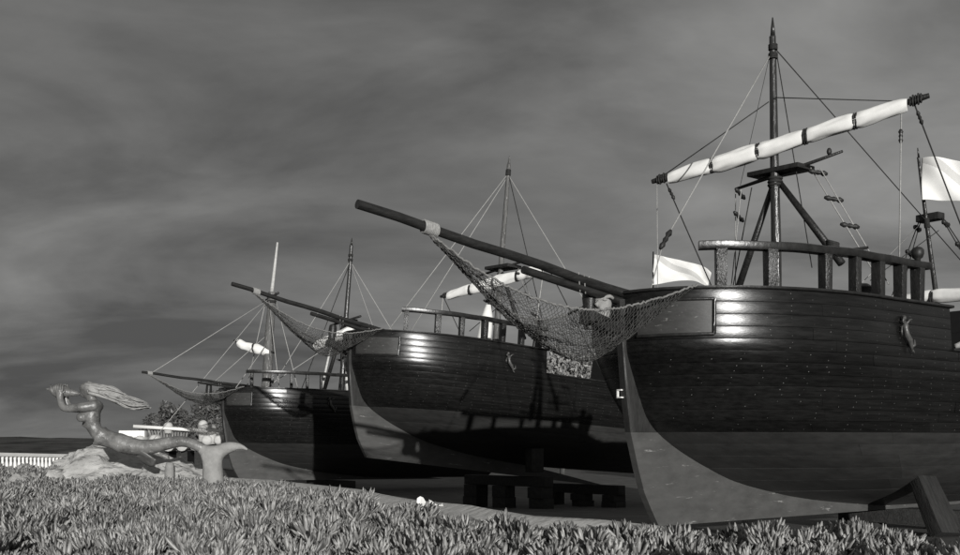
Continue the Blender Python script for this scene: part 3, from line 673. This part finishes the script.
# ------------------------------------------------------------------ mermaid statue blowing a conch (drawn on a grid of K metres, origin at the tail's foot)
K = .01555
MX, MY = -4.15, 16.0
Mm = empty('mermaid_statue', (MX, MY, 1.0)); tag(Mm, 'bronze mermaid statue lying forward on its tail and blowing a conch shell', 'statue')
def mp_(px, pz, d=0.): return Vector(((px-213)*K, d, (480-pz)*K))
def skin(name, chains, m, parent, sub=2, balls=()):
    """chains: list of lists of (point, radius); the first point of a later chain may repeat an earlier point to branch"""
    vs, es, rad, key = [], [], [], {}
    def vid(p, r):
        k = tuple(round(c, 4) for c in p)
        if k not in key: key[k] = len(vs); vs.append(p); rad.append(r)
        return key[k]
    for ch in chains:
        ids = [vid(p, r) for p, r in ch]; es += [(i, j) for i, j in zip(ids, ids[1:]) if i != j]
    me = bpy.data.meshes.new(name); me.from_pydata([tuple(v) for v in vs], es, []); o = bpy.data.objects.new(name, me); COL.objects.link(o)
    o.modifiers.new('skin', 'SKIN'); 
    for i, sv in enumerate(me.skin_vertices[0].data): sv.radius = (rad[i], rad[i]); sv.use_root = (i == 0)
    s2 = o.modifiers.new('sub', 'SUBSURF'); s2.levels = s2.render_levels = sub
    dg = bpy.context.evaluated_depsgraph_get(); new = bpy.data.meshes.new_from_object(o.evaluated_get(dg)); o.modifiers.clear(); o.data = new
    if balls:
        b = bmesh.new(); b.from_mesh(new)
        for c, r_ in balls:
            bmesh.ops.create_uvsphere(b, u_segments=18, v_segments=12, radius=1, matrix=Matrix.Translation(c) @ Matrix.Diagonal((*r_, 1)))
        b.to_mesh(new); b.free()
    new.materials.clear(); new.materials.append(M[m]); new.polygons.foreach_set('use_smooth', [True]*len(new.polygons)); o.parent = parent; return o
G_ = K*1.2
pel = (mp_(108, 437), 7.8*G_)
spine = [pel, (mp_(101, 434.5), 6.6*G_), (mp_(96, 430), 6.0*G_), (mp_(92.3, 422), 6.4*G_), (mp_(92, 413), 7.0*G_), (mp_(92.8, 405.5), 7.0*G_), (mp_(92.5, 399.5), 4.2*G_), (mp_(90.8, 395), 3.9*G_), (mp_(88, 389.5), 8.8*G_), (mp_(88.5, 385), 8.2*G_), (mp_(90, 381.5), 4.6*G_)]
tail = [pel, (mp_(117, 439.8), 9.0*G_), (mp_(126, 443), 8.5*G_), (mp_(136.5, 445.4), 7.4*G_), (mp_(150, 445.2), 6.8*G_), (mp_(166, 441.6), 5.8*G_), (mp_(180, 439), 5.0*G_), (mp_(190, 440.5), 4.6*G_), (mp_(199, 444.5), 4.6*G_), (mp_(206, 449), 5.0*G_)]
chains = [spine, tail]
chains.append([(mp_(88, 389.5), 8.8*G_), (mp_(82.8, 391.8), 3.9*G_), (mp_(79.5, 392.4), 2.0*G_)])          # chin and lips to the shell
chains.append([(mp_(88, 389.5), 8.8*G_), (mp_(80.6, 387.6), 1.3*G_)])                                       # nose
for sg in (-1, 1):
    chains.append([(mp_(92, 413), 7.0*G_), (mp_(86.5, 414, sg*.065), 4.9*G_), (mp_(80.6, 416.3, sg*.09), 4.3*G_)])
    chains.append([(mp_(92.8, 405.5), 7.0*G_), (mp_(95.2, 404.5, sg*.13), 5.2*G_), (mp_(86, 405.6, sg*.17), 4.2*G_), (mp_(75, 406.6, sg*.16), 3.6*G_), (mp_(66.5, 406.8, sg*.14), 3.6*G_), (mp_(64, 401, sg*.11), 3.3*G_), (mp_(62.6, 395.8, sg*.10), 2.5*G_), (mp_(61.8, 391.5, sg*.105), 2.8*G_)])
    palm = (mp_(61.8, 391.5, sg*.105), 2.8*G_)
    for k in range(4):
        fx = 58.4+k*2.2; ln = (0, .6, .8, .3)[k]
        chains.append([palm, (mp_(fx+.3, 388.4, sg*.112), 1.0*G_), (mp_(fx, 385.2-ln, sg*.10), .9*G_), (mp_(fx+.1, 382.6-ln, sg*.065), .8*G_)])
    chains.append([palm, (mp_(65.6, 391, sg*.10), 1.1*G_), (mp_(67.8, 388.8, sg*.09), .9*G_)])
skin('body', chains, 'bronze', Mm, balls=[(mp_(87.4, 387.6), (7.0*K, .10, 7.6*K)), (mp_(84.2, 391), (4.4*K, .065, 4.4*K))]+[(mp_(83, 415.3, sg*.085), (4.6*K, 4.2*K, 4.7*K)) for sg in (-1, 1)])
skin('tail_fluke', [[(mp_(211, 452.5), 6.4*G_), (mp_(212.4, 460), 8.6*G_), (mp_(212.8, 470), 9.2*G_), (mp_(213, 482), 9.6*G_), (mp_(213, 494), 10*G_)],
    [(mp_(211, 452.5), 6.4*G_), (mp_(204.5, 448.5), 5.0*G_), (mp_(198, 444.2), 4.4*G_)],
    [(mp_(211, 452.5), 6.4*G_), (mp_(218.5, 449.2), 5.6*G_), (mp_(225, 446.4), 5.9*G_), (mp_(232, 444.6), 4.6*G_), (mp_(238.5, 444.2), 3.1*G_), (mp_(243.5, 445.4), 1.8*G_), (mp_(247.5, 447.8), .7*G_)]], 'cast', Mm)
# eyes and mouth relief, ears
q = MB()
for sg in (-1, 1):
    q.sphere(mp_(82.2, 386.3, sg*.045), (.018, .016, .012), 8, 6); q.sphere(mp_(90.2, 389.5, sg*.112), (.02, .012, .032), 8, 6)
q.sphere(mp_(79.6, 391.6), (.02, .032, .018), 8, 6); q.build('face_relief', 'bronze', Mm)
# conch
ax0, ax1 = mp_(45.5, 386.8), mp_(79.5, 391.8); q = MB(); pts, rr = [], []
prof = [(0, .3), (.06, 1.0), (.12, 1.9), (.2, 4.2), (.27, 6.0), (.34, 7.3), (.42, 7.7), (.50, 7.0), (.56, 6.0), (.60, 4.8), (.64, 5.3), (.70, 4.2), (.73, 3.5), (.78, 3.8), (.85, 3.1), (.88, 2.5), (.93, 2.6), (1.0, 1.6)]
for t, r_ in prof: pts.append(ax0.lerp(ax1, t)); rr.append(r_*K)
q.tube(pts, rr, 16)
q.tube([ax0.lerp(ax1, .18+.5*t)+Vector((0, math.cos(t*9+2)*5.6*K, math.sin(t*9+2)*5.6*K)) for t in [i/16 for i in range(17)]], [.4*K+.9*K*math.sin(math.pi*i/16) for i in range(17)], 6)
q.build('conch_shell', 'bronze', Mm)
# hair streaming back
rh = random.Random(8); q = MB()
for k in range(64):
    a0 = rh.uniform(-1, 1); v0 = rh.random(); n = 12; pts, rr = [], []
    st = mp_(89+rh.uniform(-3, 5), 382+v0*9, a0*.11); lenf = rh.uniform(.35, 1.0); w = rh.uniform(.7, 2.0)*K; ph = rh.random()*6
    for i in range(n+1):
        t = i/n; tx = 96+54*lenf*t; base = lerp([(88, 386), (98, 387), (110, 391.5), (125, 398), (138, 402.5), (152, 405)], tx)
        spread = lerp([(0, 4.5), (.35, 6.6), (.7, 5.2), (1, 2.4)], t*lenf); 
        p = mp_(tx, base+(v0-.5)*2*spread+1.5*math.sin(t*8+ph)*t**.5, a0*(.085+.03*math.sin(t*6+ph)))
        p = st.lerp(p, min(1, t*5)); pts.append(p); rr.append(w*(1-.75*t**2)*(.9+.2*math.sin(t*14+ph)))
    q.tube(pts, rr, 5)
for k in range(26):                              # hair over the skull
    a0 = -1+2*k/25; q.tube([mp_(85.2+3*abs(a0), 381.8+4*abs(a0), a0*.085), mp_(89, 380.4+5*a0*a0, a0*.10), mp_(94, 383+6*a0*a0, a0*.11), mp_(101, 388+3*a0*a0, a0*.10)], [.8*K, 1.4*K, 1.5*K, 1.2*K], 5)
q.build('hair', 'hair', Mm)
# tail fluke drooping to the right, and the hip fin
def leaf(pts, widths, thick, name, m, wdir=Vector((0, 1, 0))):
    rows = []; n = 8
    for (p, w) in zip(pts, widths):
        row = []
        for k in range(2*n):
            a = 2*math.pi*k/(2*n); row.append(Vector(p)+wdir*(math.cos(a)*w)+Vector((0, 0, 1))*(math.sin(a)*thick*(.4+.6*min(1, w/.2)))+Vector((0, 0, -.10*abs(math.cos(a))**2*w)))
        row.append(row[0]); rows.append(row)
    q = MB(); q.grid(rows, flip=True); q.add(rows[0][:-1], [tuple(range(2*n))]); q.add(rows[-1][:-1], [tuple(range(2*n))[::-1]]); return q.build(name, m, Mm, True, fix=True)
#leaf([mp_(208, 449), mp_(216, 446.5), mp_(224, 443), mp_(231, 441.2), mp_(238, 441.8), mp_(243, 443.8), mp_(246.5, 447)], [.08, .15, .24, .33, .40, .38, .22], 4.4*K, 'tail_fluke', 'cast')
#leaf([mp_(217, 452), mp_(221, 449), mp_(226, 446.5)], [.10, .18, .2], 6*K, 'tail_fluke_root', 'cast')
leaf([mp_(132, 447), mp_(138, 451), mp_(145, 455.5), mp_(151, 459), mp_(155.5, 460)], [.06, .13, .17, .15, .09], 2.4*K, 'hip_fin', 'bronze', Vector((.3, -.8, .5)).normalized())

# ------------------------------------------------------------------ rocks
def rock(name, c, r, seed, label, rot=0, lv=5):
    bm = bmesh.new(); bmesh.ops.create_icosphere(bm, subdivisions=lv, radius=1)
    for v in bm.verts:
        p = v.co.copy(); n1 = noise.fractal(p*1.3+Vector((seed, 0, 0)), 1.0, 2.1, 5); n2 = noise.ridged_multi_fractal(p*2.2+Vector((0, seed, 0)), 1.0, 2.0, 4, 1.0, 2.0)
        p *= 1+.26*n1+.10*(n2-1)+.05*noise.noise(p*9)+.03*noise.noise(p*19); p.z = p.z+.05*math.floor(p.z*4+n1*2)*.5
        v.co = Vector((p.x*r[0], p.y*r[1], p.z*r[2]))
    me = bpy.data.meshes.new(name); bm.to_mesh(me); bm.free(); me.materials.append(M['rock']); me.polygons.foreach_set('use_smooth', [True]*len(me.polygons)); me.set_sharp_from_angle(angle=R(38))
    o = bpy.data.objects.new(name, me); COL.objects.link(o); o.location = c; o.rotation_euler = (0, 0, rot); return tag(o, label, 'rock', 'pale rocks round the statue')
rock('boulder', (-6.55, 18.4, .72), (1.55, .9, .62), 1.3, 'broad pale rock slab lying under the mermaid statue')
rock('boulder', (-5.35, 17.6, .78), (.75, .6, .42), 7.7, 'low pale rock under the middle of the mermaid tail')
rock('boulder', (-8.65, 24.2, .85), (1.25, .9, .62), 4.2, 'long grey rock ridge behind the mermaid torso, beside the white fence', .1)
rock('boulder', (-7.8, 23.4, .80), (1.0, .7, .5), 12.1, 'rounded grey rock right of the long rock ridge', .4)
rock('boulder', (-7.35, 16.7, .78), (.34, .3, .30), 9.4, 'small pale stone among the succulents below the mermaid torso')
q = MB(); q.tube([(0, 0, -.2), (0, 0, 0), (0, 0, .2), (.01, 0, .3)], [.085, .08, .075, .06], 10); o = q.build('stone_stub', 'cast'); o.location = (-5.1, 16.9, .98); tag(o, 'short pale stone stub beneath the mermaid tail', 'stone')

# ------------------------------------------------------------------ white balustrade at far left
f0, f1 = Vector((-14.6, 25.6, 0)), Vector((-12.75, 33.6, 0)); fz = lambda t: 1.37+(1.12-1.37)*t
FN = empty('white_balustrade', (f0.x, f0.y, ground_z(f0.x, f0.y))); tag(FN, 'white balustrade with small pointed balusters at the far left edge', 'fence'); FN_off = -FN.location
ang = math.atan2(f1.y-f0.y, f1.x-f0.x)
def fpt(t, z): p = f0.lerp(f1, t); return Vector((p.x, p.y, z))+FN_off
q = MB(); rows = []
for (o_, dz) in ((-.09, -.10), (.09, -.10), (.10, 0), (-.10, 0), (-.09, -.10)): rows.append([fpt(i/8, fz(i/8)+dz)+Vector((math.sin(ang)*o_, -math.cos(ang)*o_, 0)) for i in range(9)])
q.grid(rows); q.build('top_rail', 'white', FN, False, fix=True)
q = MB(); rows = []
for (o_, z0) in ((-.09, None), (.09, None), (.09, .62), (-.09, .62), (-.09, None)): rows.append([fpt(i/8, (fz(i/8)-z0 if z0 else ground_z(-13.5, 30)-.3))+Vector((math.sin(ang)*o_, -math.cos(ang)*o_, 0)) for i in range(9)])
q.grid(rows); q.build('plinth', 'white', FN, False, fix=True)
for i in range(46):
    t = (i+.5)/46; q = MB(); z = fz(t)
    q.tube([fpt(t, z-.63), fpt(t, z-.5), fpt(t, z-.36), fpt(t, z-.22), fpt(t, z-.09)], [.05, .075, .055, .035, .05], 7); q.build('baluster', 'white', FN)

# ------------------------------------------------------------------ old raft behind the mermaid tail
RX, RY = -18.2, 60.0; RZ = -.1
RF = empty('log_raft', (RX, RY, RZ), (0, 0, R(6))); tag(RF, 'weathered log raft with pale round log ends and slatted hut behind the mermaid', 'raft')
def rl(px, pz, d=0): return Vector(((px-168)*.0583, d, (437-pz)*.0583+1.7-RZ))
q = MB()
for px in (150, 168, 186, 200): q.box(rl(px, 459, .5)+Vector((0, 0, -.1)), (.18, 1.2, .55))
q.build('trestle', 'block', RF, False)
for k, (px, r_) in enumerate(((136, .24), (146, .26), (160, .3), (173, .36), (186, .34), (198, .3), (210, .3), (221, .26))):
    q = MB(); pz = 445 if 160 < px < 200 else 440; q.tube([rl(px, pz, -1.6), rl(px, pz, -1.5), rl(px, pz, 0), rl(px, pz-1, 3.2)], [r_*.6, r_, r_, r_*.9], 12); q.build('log', 'rawhite', RF, True, 50)
q = MB(); q.box(rl(137, 434, -.6), (.72, .5, .2)); bevel(q.build('float_box', 'white', RF, False), .05)
q = MB(); q.tube([rl(140, 426.5, -1.4), rl(180, 429, -1.4), rl(224, 432, -1.4)], [.10, .10, .11], 8); q.build('pole', 'white', RF)
for i in range(14):
    x = 153+i*2.7; q = MB(); q.box((rl(x, 434.5, -.9)+rl(x+2, 434.5, -.9))/2, (.05, .03, .46), Matrix.Rotation(R(-16+i*2.2), 3, 'Y')); q.build('slat', 'slat', RF, False)
for px, pz, h_, w in ((172, 428, .32, .26), (205.5, 431, .62, .30), (213.5, 434, .58, .30)):
    q = MB(); c = rl(px, pz, -1.1); q.tube([c+Vector((0, 0, -h_)), c+Vector((0, 0, h_*.3)), c+Vector((0, 0, h_*.7)), c+Vector((0, 0, h_*.93)), c+Vector((0, 0, h_))], [w*.8, w, w*.9, w*.55, .05], 12); q.build('rounded_post', 'rawhite', RF)

# ------------------------------------------------------------------ trees and shrubs
def tree(name, loc, h, rx, rz, seed, leafm, label, nclump=70, per=70, ls=.16, trunk=.16, base=.25, group='trees behind the ships'):
    rg = random.Random(seed); T = empty(name, loc); tag(T, label, 'tree' if 'tree' in name else 'shrub', group)
    q = MB(); top = Vector((rg.uniform(-.2, .2), 0, h*.72)); q.tube([Vector((0, 0, -.3)), Vector((.06, .03, h*.25)), Vector((-.05, 0, h*.5)), top], [trunk, trunk*.8, trunk*.6, trunk*.25], 8); q.build('trunk', 'bark', T)
    cl = []
    for k in range(nclump):
        while True:
            p = Vector((rg.uniform(-1, 1), rg.uniform(-1, 1), rg.uniform(-1, 1)))
            if .25 < p.length < 1: break
        p = p*(.8+.35*noise.noise(p*2+Vector((seed, 0, 0)))); cl.append(Vector((p.x*rx, p.y*rx*.8, h*(base+(1-base)/2)+p.z*rz)))
    q = MB()
    for c in cl[::6]:
        st = Vector((0, 0, h*rg.uniform(.2, .5))); q.tube([st, st.lerp(c, .5)+Vector((0, 0, .15)), c], [trunk*.4, trunk*.25, trunk*.08], 5)
    q.build('limbs', 'bark', T)
    vs, fs = [], []
    for c in cl:
        cr = rg.uniform(.3, .62)*rx*.42
        for k in range(per):
            d = Vector((rg.gauss(0, 1), rg.gauss(0, 1), rg.gauss(0, .8))); d = d.normalized()*cr*rg.random()**.45; p = c+d
            a = Vector((rg.gauss(0, 1), rg.gauss(0, 1), rg.gauss(0, 1))).normalized(); b2 = a.cross(Vector((rg.gauss(0, 1), rg.gauss(0, 1), rg.gauss(0, 1)))).normalized(); l = ls*rg.uniform(.6, 1.3); o = len(vs)
            vs += [p-a*l, p+b2*l*.38, p+a*l, p-b2*l*.38]; fs.append((o, o+1, o+2, o+3))
    q = MB(); q.v = [tuple(v) for v in vs]; q.f = fs; q.m = [0]*len(fs); q.build('crown', leafm, T, False)
    return T
tree('shrub', (-25.4, 84, -1.2), 5.4, 3.0, 2.6, 1, 'leaf_mid', 'low dark shrub behind the raft, left of the farthest ship', 80, 80, .2)
tree('shrub', (-22.2, 86, -1.2), 6.8, 2.6, 3.2, 2, 'leaf_mid', 'taller dark shrub hard against the bow of the farthest ship', 80, 80, .2)
tree('shrub', (-30.0, 88, -1.4), 3.4, 2.6, 1.7, 12, 'leaf_mid', 'lowest dark shrub at the left end of the shrub row behind the raft', 50, 60, .2)
tree('leafy_tree', (5.6, 70, -1.2), 9.2, 3.2, 4.4, 3, 'leaf_pale', 'pale leafy tree between the middle ship and the nearest bow', 110, 90, .2, .2)
tree('leafy_tree', (21.4, 42, -1.2), 7.6, 3.0, 3.4, 4, 'leaf_mid', 'dark leafy tree at the right edge behind the nearest ship', 110, 90, .16, .2)

# ------------------------------------------------------------------ litter on the dirt
for k, (x, y, sc, lb) in enumerate(((-.60, 11.0, .11, 'upright crumpled scrap of white paper on the dirt strip'), (-.47, 10.95, .10, 'flatter scrap of white paper right of the upright scrap on the dirt'))):
    q = MB(); rows = []; rg = random.Random(20+k)
    for i in range(6):
        t = i/5; rows.append([Vector(((t-.5)*sc*1.5+rg.uniform(-.08, .08)*sc, (j/3-.4)*sc*.5+.25*sc*math.sin(t*7+k*2), sc*(-.1+j/3*(.95 if k == 0 else .65)*(.55+.45*math.sin(t*4.4+.6+k))))) for j in range(4)])
    q.grid(rows); o = q.build('paper_scrap', 'paper', None, False); md = o.modifiers.new('t', 'SOLIDIFY'); md.thickness = .004
    o.location = (x, y, lip_z(x, y)+sc*.05); tag(o, lb, 'paper')

# ------------------------------------------------------------------ succulent ground cover
def shoot_mesh(seed, nl, spread):
    rg = random.Random(seed); vs, fs = [], []
    for k in range(nl):
        az = k*2.39996+rg.uniform(-.3, .3); t = k/nl; el = R(74-spread*(1-t)*1.0+rg.uniform(-16, 16)) ; ln = rg.uniform(.085, .14)*(1-.3*t); w = rg.uniform(.007, .0105)
        h = Vector((math.cos(az), math.sin(az), 0)); sd_ = Vector((-math.sin(az), math.cos(az), 0)); base = Vector((0, 0, -.03+.05*t)); p = base.copy(); o = len(vs); e0 = el; seg = 4
        for i in range(seg+1):
            f = i/seg; ww = w*(1.0+.25*math.sin(f*math.pi))*(1 if f < .7 else max(.3, 1-(f-.7)/.3*.7)); d = h*math.cos(e0)+Vector((0, 0, math.sin(e0))); nrm = sd_.cross(d)
            vs += [p+sd_*ww+nrm*ww*.55, p-nrm*ww*1.05*-1+nrm*0 if False else p+nrm*ww*.75, p-sd_*ww+nrm*ww*.55, p-nrm*ww*1.15]
            p = p+d*(ln/seg); e0 += R(9)
        for i in range(seg):
            for j in range(4): fs.append((o+i*4+j, o+i*4+(j+1) % 4, o+(i+1)*4+(j+1) % 4, o+(i+1)*4+j))
        fs.append((o+seg*4, o+seg*4+1, o+seg*4+2, o+seg*4+3))
    me = bpy.data.meshes.new('shoot'); me.from_pydata([tuple(v) for v in vs], [], fs); me.materials.append(M['succulent']); me.polygons.foreach_set('use_smooth', [True]*len(me.polygons)); return me
shoots = bpy.data.collections.new('succulent_shoots')
for i in range(6):
    me = shoot_mesh(40+i, (11, 13, 10, 14, 12, 9)[i], (35, 50, 65, 80, 30, 90)[i]); shoots.objects.link(bpy.data.objects.new('shoot', me))
rp_ = random.Random(77); pts, rots, scs = [], [], []
ROCKS = ((-6.55, 18.4, 1.35, .75), (-5.35, 17.6, .65, .5), (-8.65, 24.2, 1.1, .75), (-7.8, 23.4, .8, .5), (-7.35, 16.7, .25, .2))
def add_clumps(y0, y1, sp, nsh):
    y = y0
    while y < y1:
        x = -.5*y-2.2
        while x < .5*y+2.2:
            cx_, cy_ = x+rp_.uniform(-.5, .5)*sp, y+rp_.uniform(-.5, .5)*sp; e_ = edge_y(cx_)-cy_
            lim = lerp([(-5.0, -.1), (-3.6, .5), (-2.2, 1.1), (-1, 1.2), (0, 1.0), (.8, .7), (1.4, -.1)], cx_)
            if e_ > lim+.2*noise.noise((cx_*2.3, cy_*2.3, 1)) and not any(((cx_-a_)/c_)**2+((cy_-b2)/d_)**2 < 1 for a_, b2, c_, d_ in ROCKS):
                n1 = noise.noise((cx_*1.1, cy_*1.1, 8)); big = rp_.uniform(.7, 1.25)*(1+.3*n1); z0 = bed_z(cx_, cy_)+.03+.09*n1+rp_.uniform(-.085, .04)
                if rp_.random() > .13:
                    R_ = sp*.56*big
                    for k in range(int(nsh*big)):
                        a_ = rp_.uniform(0, 6.283); rr_ = rp_.random()**.6; px, py = cx_+math.cos(a_)*rr_*R_, cy_+math.sin(a_)*rr_*R_
                        pts.append((px, py, z0+.055*(1-rr_*rr_)*big-.02)); tilt = .85*rr_+rp_.gauss(0, .15)
                        # tilt outwards from the clump centre, then spin about its own axis
                        m_ = Matrix.Rotation(tilt, 3, Vector((-math.sin(a_), math.cos(a_), 0))) @ Matrix.Rotation(rp_.uniform(0, 6.283), 3, 'Z'); rots.append(tuple(m_.to_euler())); scs.append(rp_.uniform(.7, 1.25)*(.85+.3*big))
            x += sp
        y += sp*.9
add_clumps(2.0, 5.6, .3, 6); add_clumps(5.6, 13, .215, 9); add_clumps(13, 30, .22, 9)
me = bpy.data.meshes.new('succulents'); me.from_pydata(pts, [], [])
at = me.attributes.new('rot', 'FLOAT_VECTOR', 'POINT'); at.data.foreach_set('vector', [c for r in rots for c in r])
at = me.attributes.new('scl', 'FLOAT', 'POINT'); at.data.foreach_set('value', scs)
me.materials.append(M['succulent'])
sc_o = bpy.data.objects.new('succulents', me); COL.objects.link(sc_o); tag(sc_o, 'fleshy finger-leaved succulents covering the raised bed in the foreground', 'succulents', kind='stuff')
ng = bpy.data.node_groups.new('scatter', 'GeometryNodeTree'); ng.interface.new_socket('Geometry', in_out='INPUT', socket_type='NodeSocketGeometry'); ng.interface.new_socket('Geometry', in_out='OUTPUT', socket_type='NodeSocketGeometry')
A = ng.nodes.new; gi, go = A('NodeGroupInput'), A('NodeGroupOutput'); ip = A('GeometryNodeInstanceOnPoints'); ci = A('GeometryNodeCollectionInfo'); ci.inputs[0].default_value = shoots; ci.inputs['Separate Children'].default_value = True; ci.inputs['Reset Children'].default_value = True
m2p = A('GeometryNodeMeshToPoints'); na_ = A('GeometryNodeInputNamedAttribute'); na_.data_type = 'FLOAT_VECTOR'; na_.inputs['Name'].default_value = 'rot'; ns_ = A('GeometryNodeInputNamedAttribute'); ns_.data_type = 'FLOAT'; ns_.inputs['Name'].default_value = 'scl'
e2r = A('FunctionNodeEulerToRotation'); K_ = ng.links.new
K_(gi.outputs[0], m2p.inputs[0]); K_(m2p.outputs[0], ip.inputs['Points']); K_(ci.outputs[0], ip.inputs['Instance']); ip.inputs['Pick Instance'].default_value = True
K_(na_.outputs[0], e2r.inputs[0]); K_(e2r.outputs[0], ip.inputs['Rotation']); K_(ns_.outputs[0], ip.inputs['Scale']); K_(ip.outputs[0], go.inputs[0])
md = sc_o.modifiers.new('scatter', 'NODES'); md.node_group = ng
print('shoots', len(pts))
